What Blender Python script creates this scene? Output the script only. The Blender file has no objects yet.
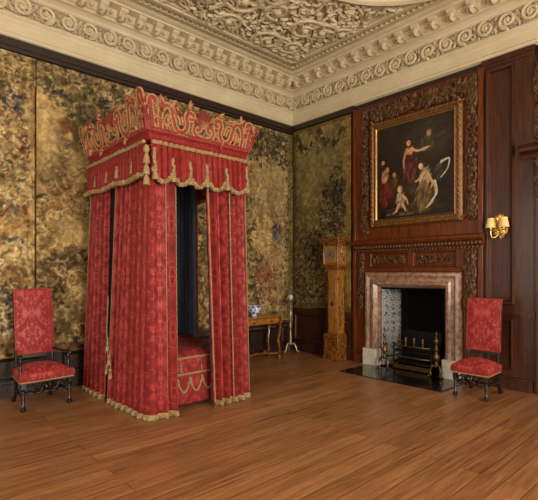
import bpy, math, random
import numpy as np
from mathutils import Vector as V, Matrix, Euler
R = random.Random(7)
PI = math.pi
sc = bpy.context.scene
COL = sc.collection

# ------------------------------------------------------------------ colours / materials
def lin(c):
    return tuple((x/255/12.92 if x/255 <= .04045 else ((x/255+.055)/1.055)**2.4) for x in c)
MATS = {}
def newmat(name, rough=.6, metal=0, spec=.5):
    m = bpy.data.materials.new(name); m.use_nodes = True
    nt = m.node_tree; b = nt.nodes['Principled BSDF']
    b.inputs['Roughness'].default_value = rough; b.inputs['Metallic'].default_value = metal
    b.inputs['Specular IOR Level'].default_value = spec
    MATS[name] = m
    return m, nt, b
def nd(nt, t, **kw):
    n = nt.nodes.new(t)
    for k, v in kw.items():
        if hasattr(n, k): setattr(n, k, v)
        else: n.inputs[k].default_value = v
    return n
def ramp(nt, fac, stops, interp='LINEAR'):
    r = nt.nodes.new('ShaderNodeValToRGB'); r.color_ramp.interpolation = interp
    e = r.color_ramp.elements
    while len(e) < len(stops): e.new(.5)
    for x, (p, c) in zip(e, stops): x.position = p; x.color = (*c, 1)
    nt.links.new(fac, r.inputs[0]); return r.outputs[0]
def mth(nt, op, a, b=None, c=None):
    n = nt.nodes.new('ShaderNodeMath'); n.operation = op
    for i, x in enumerate((a, b, c)):
        if x is None: continue
        if isinstance(x, (int, float)): n.inputs[i].default_value = x
        else: nt.links.new(x, n.inputs[i])
    return n.outputs[0]
def bump(nt, b, h, strength=.3, dist=.01):
    n = nd(nt, 'ShaderNodeBump', Strength=strength, Distance=dist)
    nt.links.new(h, n.inputs['Height']); nt.links.new(n.outputs[0], b.inputs['Normal'])
def coords(nt, kind='Object', scale=(1,1,1)):
    tc = nt.nodes.new('ShaderNodeTexCoord'); mp = nt.nodes.new('ShaderNodeMapping')
    mp.inputs['Scale'].default_value = scale
    nt.links.new(tc.outputs[kind], mp.inputs[0]); return mp.outputs[0]
def noise(nt, vec, scale, detail=4, rough=.55, dist=0):
    n = nd(nt, 'ShaderNodeTexNoise', Scale=scale, Detail=detail, Roughness=rough, Distortion=dist)
    nt.links.new(vec, n.inputs['Vector']); return n.outputs[0]

def mottled(name, c1, c2, scale=8, rough=.6, metal=0, stretch=(1,1,1), bumps=0, spec=.5, coat=0, lo=.3, hi=.7, kind='Object', detail=5):
    m, nt, b = newmat(name, rough, metal, spec)
    v = coords(nt, kind, stretch); n = noise(nt, v, scale, detail, .6, .4)
    nt.links.new(ramp(nt, n, [(lo, lin(c1)), (hi, lin(c2))]), b.inputs['Base Color'])
    if bumps: bump(nt, b, n, bumps)
    if coat: b.inputs['Coat Weight'].default_value = coat; b.inputs['Coat Roughness'].default_value = .15
    return m
def damask(name, ca, cb, pu=.15, pv=.42, rough=.45):
    """symmetrical woven silk motif from mirrored noise on the cloth's own UV (metres)"""
    m, nt, b = newmat(name, rough, 0, .2)
    tc = nt.nodes.new('ShaderNodeTexCoord'); s = nt.nodes.new('ShaderNodeSeparateXYZ')
    nt.links.new(tc.outputs['UV'], s.inputs[0])
    u, v = s.outputs[0], s.outputs[1]
    v2 = mth(nt, 'FLOORED_MODULO', v, pv)
    u1 = mth(nt, 'PINGPONG', u, pu)
    v1 = mth(nt, 'PINGPONG', v2, pv*.5)
    cm = nt.nodes.new('ShaderNodeCombineXYZ')
    nt.links.new(u1, cm.inputs[0]); nt.links.new(mth(nt, 'MULTIPLY', v1, .7), cm.inputs[1])
    n = noise(nt, cm.outputs[0], 30, 4, .6, 1.1)
    n_big = noise(nt, cm.outputs[0], 12, 2, .5, .8)
    sm = nt.nodes.new('ShaderNodeMapRange'); sm.interpolation_type = 'SMOOTHSTEP'; sm.inputs[1].default_value = .46; sm.inputs[2].default_value = .56
    nt.links.new(mth(nt, 'ADD', mth(nt, 'MULTIPLY', n, .6), mth(nt, 'MULTIPLY', n_big, .4)), sm.inputs[0]); pat = sm.outputs[0]
    c = coords(nt, 'Object'); big = noise(nt, c, 3, 2)
    mix = nt.nodes.new('ShaderNodeMix'); mix.data_type = 'RGBA'
    mix.inputs[6].default_value = (*lin(ca), 1); mix.inputs[7].default_value = (*lin(cb), 1)
    nt.links.new(mth(nt, 'ADD', mth(nt, 'MULTIPLY', pat, .75), mth(nt, 'MULTIPLY', mth(nt, 'SUBTRACT', big, .4), .6)), mix.inputs[0])
    nt.links.new(mix.outputs[2], b.inputs['Base Color'])
    b.inputs['Sheen Weight'].default_value = .05
    b.inputs['Sheen Tint'].default_value = (1, .5, .45, 1)
    nt.links.new(mth(nt, 'SUBTRACT', .62, mth(nt, 'MULTIPLY', pat, .22)), b.inputs['Roughness'])
    return m
def vcol(name, rough=.9, weave=True, spec=.2):
    m, nt, b = newmat(name, rough, 0, spec)
    a = nd(nt, 'ShaderNodeVertexColor'); a.layer_name = 'Col'
    out = a.outputs[0]
    if weave:
        v = coords(nt, 'Object', (90, 90, 260)); n = noise(nt, v, 1, 2)
        mx = nt.nodes.new('ShaderNodeMix'); mx.data_type = 'RGBA'; mx.blend_type = 'MULTIPLY'
        mx.inputs[0].default_value = .55
        nt.links.new(out, mx.inputs[6]); nt.links.new(ramp(nt, n, [(.3, (.55,)*3), (.7, (1.25,)*3)]), mx.inputs[7])
        out = mx.outputs[2]; bump(nt, b, n, .25, .004)
    nt.links.new(out, b.inputs['Base Color'])
    return m

mottled('plaster', (192, 176, 142), (208, 193, 160), 2.5, .75, bumps=.05)
mottled('plaster_relief', (184, 166, 132), (204, 188, 154), 9, .8)
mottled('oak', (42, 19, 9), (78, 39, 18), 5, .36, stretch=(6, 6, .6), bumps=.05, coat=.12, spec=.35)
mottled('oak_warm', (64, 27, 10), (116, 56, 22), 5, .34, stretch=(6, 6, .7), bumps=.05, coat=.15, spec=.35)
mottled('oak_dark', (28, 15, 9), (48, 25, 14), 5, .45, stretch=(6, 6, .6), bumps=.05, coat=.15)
mottled('limewood', (46, 27, 13), (104, 66, 32), 14, .5, spec=.35)
mottled('ebonised', (16, 11, 9), (34, 22, 16), 9, .3, coat=.3)
mottled('walnut', (108, 66, 24), (178, 118, 48), 26, .32, stretch=(1, 1, .6), coat=.4, detail=6)
mottled('walnut_dark', (62, 34, 12), (150, 92, 32), 30, .32, coat=.4, lo=.42, hi=.6)
mottled('gilt', (92, 60, 30), (142, 98, 52), 30, .48, .45)
mottled('gilt_bright', (212, 168, 86), (240, 204, 128), 30, .3, .8)
mottled('brass', (84, 62, 34), (132, 100, 58), 20, .38, .8)
mottled('iron', (14, 13, 12), (30, 27, 24), 20, .5, .6)
mottled('soot', (7, 6, 6), (17, 14, 12), 5, .95, spec=.1)
mottled('slate', (15, 15, 17), (26, 26, 28), 6, .12, coat=.3)
mottled('marble', (98, 68, 52), (172, 134, 110), 16, .28, detail=9, lo=.34, hi=.66, coat=.3)
mottled('white_stone', (188, 180, 168), (216, 210, 198), 9, .4)
mottled('braid', (116, 92, 58), (168, 138, 94), 60, .7)
mottled('crest_red', (112, 34, 28), (146, 58, 44), 12, .8)
mottled('crest_gold', (142, 96, 60), (182, 134, 88), 30, .75)
mottled('blue_lining', (62, 74, 92), (90, 102, 120), 4, .85, stretch=(8, 8, 1))
mottled('tester_cloth', (40, 14, 12), (70, 22, 18), 4, .9)
mottled('linen', (186, 170, 140), (210, 196, 166), 6, .8)
mottled('silvered', (120, 104, 78), (182, 166, 130), 20, .38, .5)
mottled('shade_paper', (226, 190, 118), (240, 210, 146), 6, .6)
mottled('candle_wax', (228, 214, 178), (240, 228, 198), 6, .5)
mottled('wall_plain', (58, 38, 24), (84, 58, 38), 3, .7)
mottled('dark_slip', (64, 26, 16), (96, 40, 24), 12, .9)
damask('damask', (114, 28, 27), (162, 57, 53), .17, .62)
damask('damask_chair', (126, 33, 33), (178, 72, 68), .21, .5)
damask('damask_valance', (116, 27, 25), (148, 44, 38), .2, .6, .5)
vcol('tapestry'); vcol('canvas_paint', .35, False, .4)

# delft tiles
m, nt, b = newmat('delft', .22)
v = coords(nt, 'Object', (1, 1, 1))
sp = nt.nodes.new('ShaderNodeSeparateXYZ'); nt.links.new(v, sp.inputs[0])
du = mth(nt, 'PINGPONG', sp.outputs[0], .0665); dv = mth(nt, 'PINGPONG', sp.outputs[2], .0665)
n1 = noise(nt, v, 38, 4, .6, .8)
r2 = mth(nt, 'ADD', mth(nt, 'POWER', mth(nt, 'SUBTRACT', du, .0665), 2), mth(nt, 'POWER', mth(nt, 'SUBTRACT', dv, .0665), 2))
cen = mth(nt, 'LESS_THAN', r2, .0026)
pat = mth(nt, 'MULTIPLY', mth(nt, 'GREATER_THAN', n1, .5), mth(nt, 'ADD', mth(nt, 'MULTIPLY', cen, .75), .15))
gr = mth(nt, 'LESS_THAN', mth(nt, 'MINIMUM', du, dv), .0028)
col = ramp(nt, pat, [(0, lin((168, 166, 158))), (.9, lin((44, 64, 104)))])
mx = nt.nodes.new('ShaderNodeMix'); mx.data_type = 'RGBA'; mx.inputs[7].default_value = (*lin((96, 88, 80)), 1)
nt.links.new(gr, mx.inputs[0]); nt.links.new(col, mx.inputs[6]); nt.links.new(mx.outputs[2], b.inputs['Base Color'])
# blue and white china
m, nt, b = newmat('china', .15)
v = coords(nt, 'Object'); n1 = noise(nt, v, 22, 3, .5, 1.0)
nt.links.new(ramp(nt, n1, [(.5, lin((214, 220, 230))), (.56, lin((44, 74, 150)))]), b.inputs['Base Color'])
# floor boards, run parallel to the back wall
m, nt, b = newmat('boards', .3)
v = coords(nt, 'Object')
br = nd(nt, 'ShaderNodeTexBrick', offset=.37, offset_frequency=2, squash=1.0)
for k, x in {'Scale': 1, 'Mortar Size': .0035, 'Mortar Smooth': .3, 'Bias': 0, 'Brick Width': 3.4, 'Row Height': .175}.items(): br.inputs[k].default_value = x
br.inputs['Color1'].default_value = (0, 0, 0, 1); br.inputs['Color2'].default_value = (1, 1, 1, 1); br.inputs['Mortar'].default_value = (.5, .5, .5, 1)
nt.links.new(v, br.inputs['Vector'])
v2 = coords(nt, 'Object', (.9, 16, 1))
add = nt.nodes.new('ShaderNodeVectorMath'); add.operation = 'ADD'
cmb = nt.nodes.new('ShaderNodeCombineXYZ'); nt.links.new(mth(nt, 'MULTIPLY', br.outputs['Color'], 37), cmb.inputs[2])
nt.links.new(v2, add.inputs[0]); nt.links.new(cmb.outputs[0], add.inputs[1])
gn = noise(nt, add.outputs[0], 2.2, 7, .65, .7)
big = noise(nt, v, 1.1, 3)
tone = mth(nt, 'ADD', mth(nt, 'MULTIPLY', br.outputs['Color'], .17), mth(nt, 'ADD', mth(nt, 'MULTIPLY', mth(nt, 'SUBTRACT', mth(nt, 'MULTIPLY', gn, 1.9), .45), .62), mth(nt, 'MULTIPLY', big, .16)))
bc = ramp(nt, tone, [(.2, lin((100, 64, 36))), (.5, lin((148, 100, 62))), (.85, lin((184, 134, 90)))])
mx = nt.nodes.new('ShaderNodeMix'); mx.data_type = 'RGBA'; mx.inputs[7].default_value = (*lin((84, 50, 27)), 1)
nt.links.new(br.outputs['Fac'], mx.inputs[0]); nt.links.new(bc, mx.inputs[6]); nt.links.new(mx.outputs[2], b.inputs['Base Color'])
nt.links.new(mth(nt, 'ADD', .22, mth(nt, 'MULTIPLY', gn, .22)), b.inputs['Roughness'])
bump(nt, b, mth(nt, 'SUBTRACT', mth(nt, 'MULTIPLY', gn, .25), br.outputs['Fac']), .25, .004)

# ------------------------------------------------------------------ mesh helpers
ORG = {}
class MB:
    def __init__(s): s.v = []; s.f = []; s.uv = []; s.c = None
    def add(s, vs, fs, uvs=None):
        o = len(s.v); s.v.extend(tuple(p) for p in vs)
        for i, f in enumerate(fs):
            s.f.append(tuple(o+k for k in f)); s.uv.append(uvs[i] if uvs else None)
        return s
    def box(s, x0, x1, y0, y1, z0, z1, M=None):
        p = [V((x, y, z)) for z in (z0, z1) for y in (y0, y1) for x in (x0, x1)]
        if M is not None: p = [M @ q for q in p]
        return s.add(p, [(0,2,3,1),(4,5,7,6),(0,1,5,4),(2,6,7,3),(0,4,6,2),(1,3,7,5)])
    def grid(s, nu, nv, fn, uvf=None, wrap=False):
        vs = [fn(i, j) for j in range(nv) for i in range(nu)]
        fs = []; us = []
        for j in range(nv-1):
            for i in range(nu if wrap else nu-1):
                i2 = (i+1) % nu
                fs.append((j*nu+i, j*nu+i2, (j+1)*nu+i2, (j+1)*nu+i))
                if uvf: us.append((uvf(i, j), uvf(i+1, j), uvf(i+1, j+1), uvf(i, j+1)))
        return s.add(vs, fs, us if uvf else None)
    def lathe(s, prof, o=(0,0,0), n=12, M=None):
        o = V(o)
        def fn(i, j):
            r, z = prof[j]; a = 2*PI*i/n
            p = V((r*math.cos(a), r*math.sin(a), z))
            return o + (M @ p if M is not None else p)
        k = len(s.v); s.grid(n, len(prof), fn, None, True)
        if prof[0][0] > 1e-5: s.f.append(tuple(k+i for i in reversed(range(n)))); s.uv.append(None)
        if prof[-1][0] > 1e-5: s.f.append(tuple(k+(len(prof)-1)*n+i for i in range(n))); s.uv.append(None)
        return s
    def tube(s, path, r, n=6, caps=True, flat=1.0, up=None):
        P = [V(p) for p in path]; m = len(P)
        if m < 2: return s
        T = [(P[min(i+1, m-1)]-P[max(i-1, 0)]).normalized() for i in range(m)]
        u = V(up) if up is not None else (V((0,0,1)) if abs(T[0].z) < .9 else V((1,0,0)))
        k = len(s.v); vs = []
        for i in range(m):
            if up is not None: u = V(up)
            sd = T[i].cross(u)
            if sd.length < 1e-6: sd = T[i].cross(V((.3,.7,.1)))
            sd.normalize(); u = sd.cross(T[i]).normalized()
            rr = r[i] if hasattr(r, '__len__') else r
            for q in range(n):
                a = 2*PI*q/n
                vs.append(P[i]+sd*(rr*math.cos(a))+u*(rr*flat*math.sin(a)))
        fs = [(i*n+q, i*n+(q+1) % n, (i+1)*n+(q+1) % n, (i+1)*n+q) for i in range(m-1) for q in range(n)]
        if caps: fs += [tuple(reversed(range(n))), tuple((m-1)*n+q for q in range(n))]
        return s.add(vs, fs)
    def ball(s, c, rx, ry=None, rz=None, nu=8, nv=6):
        ry = ry or rx; rz = rz or rx; c = V(c)
        vs = [c+V((0,0,-rz))]
        for j in range(1, nv):
            t = PI*j/nv
            vs += [c+V((rx*math.sin(t)*math.cos(2*PI*i/nu), ry*math.sin(t)*math.sin(2*PI*i/nu), -rz*math.cos(t))) for i in range(nu)]
        vs.append(c+V((0,0,rz)))
        fs = [(0, 1+(i+1) % nu, 1+i) for i in range(nu)]
        for j in range(nv-2):
            for i in range(nu):
                a = 1+j*nu+i; b_ = 1+j*nu+(i+1) % nu
                fs.append((a, b_, b_+nu, a+nu))
        t = len(vs)-1; q = 1+(nv-2)*nu
        fs += [(q+i, q+(i+1) % nu, t) for i in range(nu)]
        return s.add(vs, fs)
    def leaf(s, p, d, n, L, W, lift=.3, curl=.3):
        p, d, n = V(p), V(d).normalized(), V(n).normalized(); sd = n.cross(d).normalized()
        vs = []; ws = (.35, .95, 1, .6, .06)
        for i in range(5):
            t = i/4; h = lift*L*math.sin(PI*min(1, t*.85+.08)) + (curl*L*max(0, t-.6) if curl else 0)
            c = p+d*(L*t)
            vs += [c-sd*(W*ws[i])+n*(h*.25), c+n*(h+.12*W), c+sd*(W*ws[i])+n*(h*.25)]
        fs = []
        for i in range(4):
            a = i*3; fs += [(a, a+1, a+4, a+3), (a+1, a+2, a+5, a+4)]
        fs += [(0, 3, 5, 2), (3, 6, 8, 5), (6, 9, 11, 8), (9, 12, 14, 11)]
        return s.add(vs, fs)
    def prism(s, poly, fn, d0, d1):
        """poly: 2D points; fn(u, v, depth) -> 3D"""
        n = len(poly)
        vs = [fn(u, v, d0) for u, v in poly]+[fn(u, v, d1) for u, v in poly]
        return s.add(vs, [tuple(reversed(range(n))), tuple(range(n, 2*n))]+[(i, (i+1) % n, n+(i+1) % n, n+i) for i in range(n)])
    def build(s, name, mat, parent=None, smooth=True, bev=0, solid=0, angle=40, origin=None):
        me = bpy.data.meshes.new(name)
        if parent is not None:
            off = ORG.get(parent.name, V((0,0,0)))
        elif origin is not None: off = V(origin)
        else:
            xs = np.array(s.v); off = V(((xs[:,0].min()+xs[:,0].max())/2, (xs[:,1].min()+xs[:,1].max())/2, xs[:,2].min()))
        vs = [(p[0]-off.x, p[1]-off.y, p[2]-off.z) for p in s.v]
        me.from_pydata(vs, [], s.f); 
        uvl = me.uv_layers.new(name='UVMap')
        buf = np.zeros(len(me.loops)*2, 'f'); k = 0
        A = np.array(s.v)
        for f, uv in zip(s.f, s.uv):
            if uv is None:
                a, b_, c = A[f[0]], A[f[1]], A[f[2]]
                nn = np.abs(np.cross(b_-a, c-a)); ax = int(nn.argmax()) if nn.max() > 0 else 2
                i0, i1 = ((1, 2), (0, 2), (0, 1))[ax]
                for q in f: buf[k] = A[q][i0]; buf[k+1] = A[q][i1]; k += 2
            else:
                for q in uv: buf[k] = q[0]; buf[k+1] = q[1]; k += 2
        uvl.data.foreach_set('uv', buf)
        if s.c is not None:
            at = me.color_attributes.new('Col', 'FLOAT_COLOR', 'POINT')
            at.data.foreach_set('color', np.asarray(s.c, 'f').ravel())
        me.materials.append(MATS[mat])
        me.update()
        o = bpy.data.objects.new(name, me); COL.objects.link(o)
        if smooth:
            me.shade_smooth() if hasattr(me, 'shade_smooth') else None
            try: me.set_sharp_from_angle(angle=math.radians(angle))
            except Exception: pass
        if parent is not None: o.parent = parent; ORG[o.name] = off
        else: o.location = off; ORG[o.name] = off
        if solid:
            q = o.modifiers.new('thickness', 'SOLIDIFY'); q.thickness = solid; q.offset = -1
        if bev:
            q = o.modifiers.new('edges', 'BEVEL'); q.width = bev; q.segments = 2; q.limit_method = 'ANGLE'
        return o
def tag(o, label=None, cat=None, group=None, kind=None):
    if label: o['label'] = label
    if cat: o['category'] = cat
    if group: o['group'] = group
    if kind: o['kind'] = kind
    return o
def thing(name, loc, label, cat, group=None):
    o = bpy.data.objects.new(name, None); COL.objects.link(o); o.location = loc; o.empty_display_size = .1
    ORG[o.name] = V(loc); return tag(o, label, cat, group)
def structure(o): o['kind'] = 'structure'; return o

def spline(pts, n=8, closed=False):
    P = [V(p) for p in pts]; m = len(P); out = []
    for i in range(m-1):
        a, b_, c, d = P[max(i-1, 0)], P[i], P[i+1], P[min(i+2, m-1)]
        for k in range(n):
            t = k/n
            out.append(.5*((2*b_)+(c-a)*t+(2*a-5*b_+4*c-d)*t*t+(3*b_-a-3*c+d)*t**3))
    out.append(P[-1]); return out
def spiral2(cx, cy, r0, r1, a0, turns, n=22):
    return [(cx+(r0+(r1-r0)*i/n)*math.cos(a0+turns*2*PI*i/n), cy+(r0+(r1-r0)*i/n)*math.sin(a0+turns*2*PI*i/n)) for i in range(n+1)]

# ------------------------------------------------------------------ room
XL, YF, ZC = -10.2, -10.0, 5.42
def slab(name, x0, x1, y0, y1, z0, z1, mat): return structure(MB().box(x0, x1, y0, y1, z0, z1).build(name, mat, smooth=False))
slab('floor', XL-.2, .2, YF-.2, .2, -.1, 0, 'boards')
ceiling = slab('ceiling', XL-.2, .2, YF-.2, .2, ZC, ZC+.1, 'plaster')
slab('wall_back', XL-.2, .2, 0, .2, 0, ZC, 'oak_dark')
# right wall has the hearth recess cut into it: four blocks round the opening in one mesh
FY0, FY1, FZ = -2.14, -3.30, 1.34
w = MB()
w.box(0, .2, FY0, 0, 0, ZC); w.box(0, .2, YF, FY1, 0, ZC); w.box(0, .2, FY1, FY0, FZ, ZC)
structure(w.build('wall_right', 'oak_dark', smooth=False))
def window_wall(name, horizontal, c, lo, hi, wins, z0, z1):
    w = MB(); e = [lo]
    for a, b_ in wins: e += [a, b_]
    e.append(hi)
    def bx(a, b_, za, zb):
        if horizontal: w.box(a, b_, c-.2, c, za, zb)
        else: w.box(c-.2, c, a, b_, za, zb)
    for i in range(0, len(e), 2): bx(e[i], e[i+1], 0, ZC)
    for a, b_ in wins: bx(a, b_, 0, z0); bx(a, b_, z1, ZC)
    structure(w.build(name, 'wall_plain', smooth=False))
WF = [(-8.9, -7.3), (-5.9, -4.3), (-2.9, -1.3)]
WL = [(-8.4, -6.8), (-5.2, -3.6), (-2.4, -1.0)]
window_wall('wall_front', True, YF, XL-.2, .2, WF, .7, 4.3)
window_wall('wall_left', False, XL, YF, .2, WL, .7, 4.3)
k = 0
def sash(a, b_, hor, c):
    global k; k += 1
    w = MB(); ns, nr = 4, 6
    def bx(u0, u1, z0, z1):
        if hor: w.box(u0, u1, c-.14, c-.08, z0, z1)
        else: w.box(c-.14, c-.08, u0, u1, z0, z1)
    for i in range(ns+1): u = a+(b_-a)*i/ns; bx(u-.02, u+.02, .7, 4.3)
    for i in range(nr+1): z = .7+3.6*i/nr; bx(a, b_, z-.02, z+.02)
    structure(w.build('window_%d' % k, 'linen', smooth=False))
for a, b_ in WF: sash(a, b_, True, YF)
for a, b_ in WL: sash(a, b_, False, XL)

# cornice: profile (out, z) swept along both walls, mitred in the corner
PROF = [(0, 4.60), (.05, 4.62), (.055, 4.66), (.03, 4.68), (.03, 4.80), (.045, 4.82), (.045, 4.86), (.07, 4.88), (.07, 4.905), (.015, 4.93), (.02, 5.14), (.085, 5.155),
        (.10, 5.17), (.10, 5.20), (.15, 5.23), (.20, 5.24), (.20, 5.265), (.24, 5.28), (.30, 5.355), (.44, 5.36), (.44, 5.385), (.50, 5.395), (.53, 5.41), (.53, ZC)]
def cornice(side):
    m_ = MB(); n = len(PROF)
    ends = [XL, None]
    if side == 'back': vs = [(XL, -o, z) for o, z in PROF]+[(-o, -o, z) for o, z in PROF]
    else: vs = [(-o, -o, z) for o, z in PROF]+[(-o, YF, z) for o, z in PROF]
    m_.add(vs, [(i, n+i, n+i+1, i+1) for i in range(n-1)])
    return m_
tb = structure(cornice('back').build('trim_1', 'plaster', smooth=False))
tr = structure(cornice('right').build('trim_2', 'plaster', smooth=False))
# mapping for cornice ornament: s = run from the corner, side
def cmap(side, s, o, z): return V((-s, -o, z)) if side == 'back' else V((-o, -s, z))
def cnorm(side): return V((0, -1, .1)) if side == 'back' else V((-1, 0, .1))
def cdir(side): return V((-1, 0, 0)) if side == 'back' else V((0, -1, 0))
for side, par, length in (('back', tb, 6.2), ('right', tr, 5.6)):
    fr = MB(); eg = MB(); rr = random.Random(3)
    per = .36; i = 0; s = .16
    nrm, dr = cnorm(side), cdir(side)
    while s < length:
        up = 1 if i % 2 else -1
        zc = 5.04
        pts = spiral2(s, zc, .118, .02, PI/2*up if up > 0 else -PI/2, 1.6*up, 20)
        fr.tube([cmap(side, u, .05+.028, v) for u, v in pts], [.026-.010*q/20 for q in range(21)], 6)
        pts = spline([(s-.18, zc+.09*up, 0), (s-.1, zc-.02*up, 0), (s-.02, zc+.105*up, 0), (s, zc+.105*up, 0)], 5)
        fr.tube([cmap(side, p[0], .058, p[1]) for p in pts], .020, 6)
        fr.ball(cmap(side, s, .07, zc), .032, nu=6, nv=4)
        for q in range(5):
            a = 2*PI*q/5+.3; fr.leaf(cmap(side, s, .055, zc), dr*math.cos(a)+V((0,0,math.sin(a))), nrm, .07, .024, .45, .2)
        for q in range(30):
            a = rr.uniform(0, 2*PI); rad = rr.choice((rr.uniform(.05, .1), rr.uniform(.10, .16)))
            fr.leaf(cmap(side, s+rad*1.1*math.cos(a), .04, zc+min(.085, max(-.085, rad*.85*math.sin(a)))), dr*math.cos(a+1)+V((0,0,math.sin(a+1))), nrm, rr.uniform(.045, .075), .014, .7, .5)
        s += per/1.25; i += 1
    fr.build('scroll_frieze', 'plaster_relief', par)
    # projecting leaf modillions under the soffit, with a little bead between
    s = .46
    while s < length:
        base = cmap(side, s, .22, 5.30); out = -cmap(side, 0, 1, 0)*-1
        bk = MB()
        w_ = .055
        prof = [(.20, 5.25), (.30, 5.26), (.345, 5.255), (.37, 5.275), (.37, 5.30), (.41, 5.325), (.42, 5.36), (.20, 5.36)]
        eg.prism([(0, 0)]*0 or prof, (lambda u, v, d: cmap(side, s+d, u, v)), -w_, w_)
        eg.ball(cmap(side, s, .365, 5.27), .045, nu=7, nv=5)
        eg.leaf(cmap(side, s, .24, 5.25), cmap(side, 0, 1, 0), V((0,0,-1)), .16, .05, .25, .3)
        eg.ball(cmap(side, s+.14, .27, 5.315), .033, nu=6, nv=4)
        s += .28
    eg.build('leaf_modillion_course', 'plaster_relief', par)
    bd = MB(); s = .70
    while s < length:
        bd.ball(cmap(side, s, .685, 5.40), .026, nu=6, nv=4)
        bd.ball(cmap(side, s+.045, .685, 5.405), .014, nu=5, nv=4); s += .09
    bd.build('bead_course', 'plaster_relief', par)

# ceiling: panel frame mouldings, deep foliage relief and the big round wreath
fm = MB()
def bar_c(x0, x1, y0, y1, z): fm.box(min(x0, x1), max(x0, x1), min(y0, y1), max(y0, y1), z, ZC+.01)
for o, w_, z in ((.64, .03, 5.385), (.735, .03, 5.385), (.80, .06, 5.365), (.87, .03, 5.39)):
    bar_c(-7.4, -o, -o-w_, -o, z); bar_c(-o-w_, -o, -7.6, -o, z)
fm.build('panel_moulding', 'plaster', ceiling, bev=.008)
CC, CR = (-2.30, -4.15), 1.62        # round wreath in the middle of the ceiling
ring = MB()
for rad, rt in ((CR, .075), (CR-.15, .035), (CR-.52, .06)):
    ring.tube([(CC[0]+rad*math.cos(a), CC[1]+rad*math.sin(a), ZC-.02) for a in [2*PI*i/72 for i in range(73)]], rt, 8, False)
ring.build('round_moulding', 'plaster', ceiling)
rel = MB(); rr = random.Random(11)
def in_panel(x, y):
    return x < -.92 and y < -.92 and math.hypot(x-CC[0], y-CC[1]) > CR+.10 and x > -5.0 and y > -3.2
up = V((0, 0, -1))
for q in range(26):
    for _ in range(30):
        x, y = rr.uniform(-4.6, -.95), rr.uniform(-3.0, -.95)
        if in_panel(x, y): break
    else: continue
    a0 = rr.uniform(0, 2*PI); d_ = rr.choice((-1, 1)); r0 = rr.uniform(.2, .3)
    pts = [p for p in spiral2(x, y, r0, .05, a0, 1.4*d_, 26) if in_panel(*p)]
    rel.tube([(u, v, ZC-.045) for u, v in pts], .032, 6)
    rel.ball((x, y, ZC-.06), .06, .06, .05)
    for u, v in pts[::2]:
        a = rr.uniform(0, 2*PI)
        rel.leaf((u, v, ZC-.01), (math.cos(a), math.sin(a), 0), up, rr.uniform(.12, .2), rr.uniform(.03, .05), .3, .3)
for q in range(1900):
    x, y = rr.uniform(-4.8, -.92), rr.uniform(-3.1, -.92)
    if not in_panel(x, y): continue
    a = rr.uniform(0, 2*PI)
    rel.leaf((x, y, ZC-.005), (math.cos(a), math.sin(a), -.2), up, rr.uniform(.08, .16), rr.uniform(.018, .034), .3, .3)
    if q % 4 == 0: rel.ball((x, y, ZC-.03), rr.uniform(.015, .03), nu=6, nv=4)
rel.build('foliage_relief', 'plaster_relief', ceiling, angle=25)
wr = MB()
for q in range(620):
    a = rr.uniform(0, 2*PI); rad = CR-.34+rr.uniform(-.13, .13)
    an = a+PI/2+rr.uniform(-.7, .7)
    wr.leaf((CC[0]+rad*math.cos(a), CC[1]+rad*math.sin(a), ZC), (math.cos(an), math.sin(an), -.2), up, rr.uniform(.12, .2), .035, .3, .3)
wr.build('leaf_wreath', 'plaster_relief', ceiling)
pn = MB(); 
pn.add([(-7.4, -.93, ZC-.012), (-.93, -.93, ZC-.012), (-.93, -7, ZC-.012), (-7.4, -7, ZC-.012)], [(0, 1, 2, 3)])

# ------------------------------------------------------------------ panelling on the two walls
def panel_frame(m_, fn, u0, u1, v0, v1, w_=.04, d0=.0, d1=.03):
    """raised bolection moulding round a panel; fn(u, v, d)"""
    prof = [(0, d0), (.3*w_, d1), (.65*w_, d1*.8), (w_, d0)]
    k_ = len(m_.v); vs = []
    for a, d in prof:
        vs += [fn(u0+a, v0+a, d), fn(u1-a, v0+a, d), fn(u1-a, v1-a, d), fn(u0+a, v1-a, d)]
    fs = [(j*4+i, j*4+(i+1) % 4, (j+1)*4+(i+1) % 4, (j+1)*4+i) for j in range(3) for i in range(4)]
    m_.add(vs, fs)
fb = lambda u, v, d: V((u, -d, v))            # back wall, u = x
fr_ = lambda u, v, d: V((-d, u, v))           # right wall, u = y
# dado on the back wall
m_ = MB(); m_.box(XL, -.03, -.03, 0, 0, .56); m_.box(XL, -.03, -.06, 0, 0, .16); m_.box(XL, -.03, -.05, 0, .53, .58)
x = -.2
while x > -9.6: panel_frame(m_, lambda u, v, d: fb(u, v, d+.03), x-1.0, x-.12, .2, .49); x -= 1.12
structure(m_.build('trim_3', 'oak_dark', smooth=False))
# dado under the right-hand tapestry
m_ = MB(); m_.box(-.03, 0, -1.62, 0, 0, .86); m_.box(-.06, 0, -1.62, 0, 0, .17); m_.box(-.055, 0, -1.62, 0, .80, .87)
panel_frame(m_, lambda u, v, d: fr_(u, v, d+.03), -.86, -.1, .22, .75); panel_frame(m_, lambda u, v, d: fr_(u, v, d+.03), -1.55, -.94, .22, .75)
structure(m_.build('trim_4', 'oak', smooth=False))
# dark wooden strip below the cornice on both walls
m_ = MB(); m_.box(XL, 0, -.05, 0, 4.44, 4.6); m_.box(XL, 0, -.075, 0, 4.49, 4.54)
m_.box(-.05, 0, -1.6, 0, 4.50, 4.6)
structure(m_.build('trim_5', 'oak_dark', smooth=False))
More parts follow.
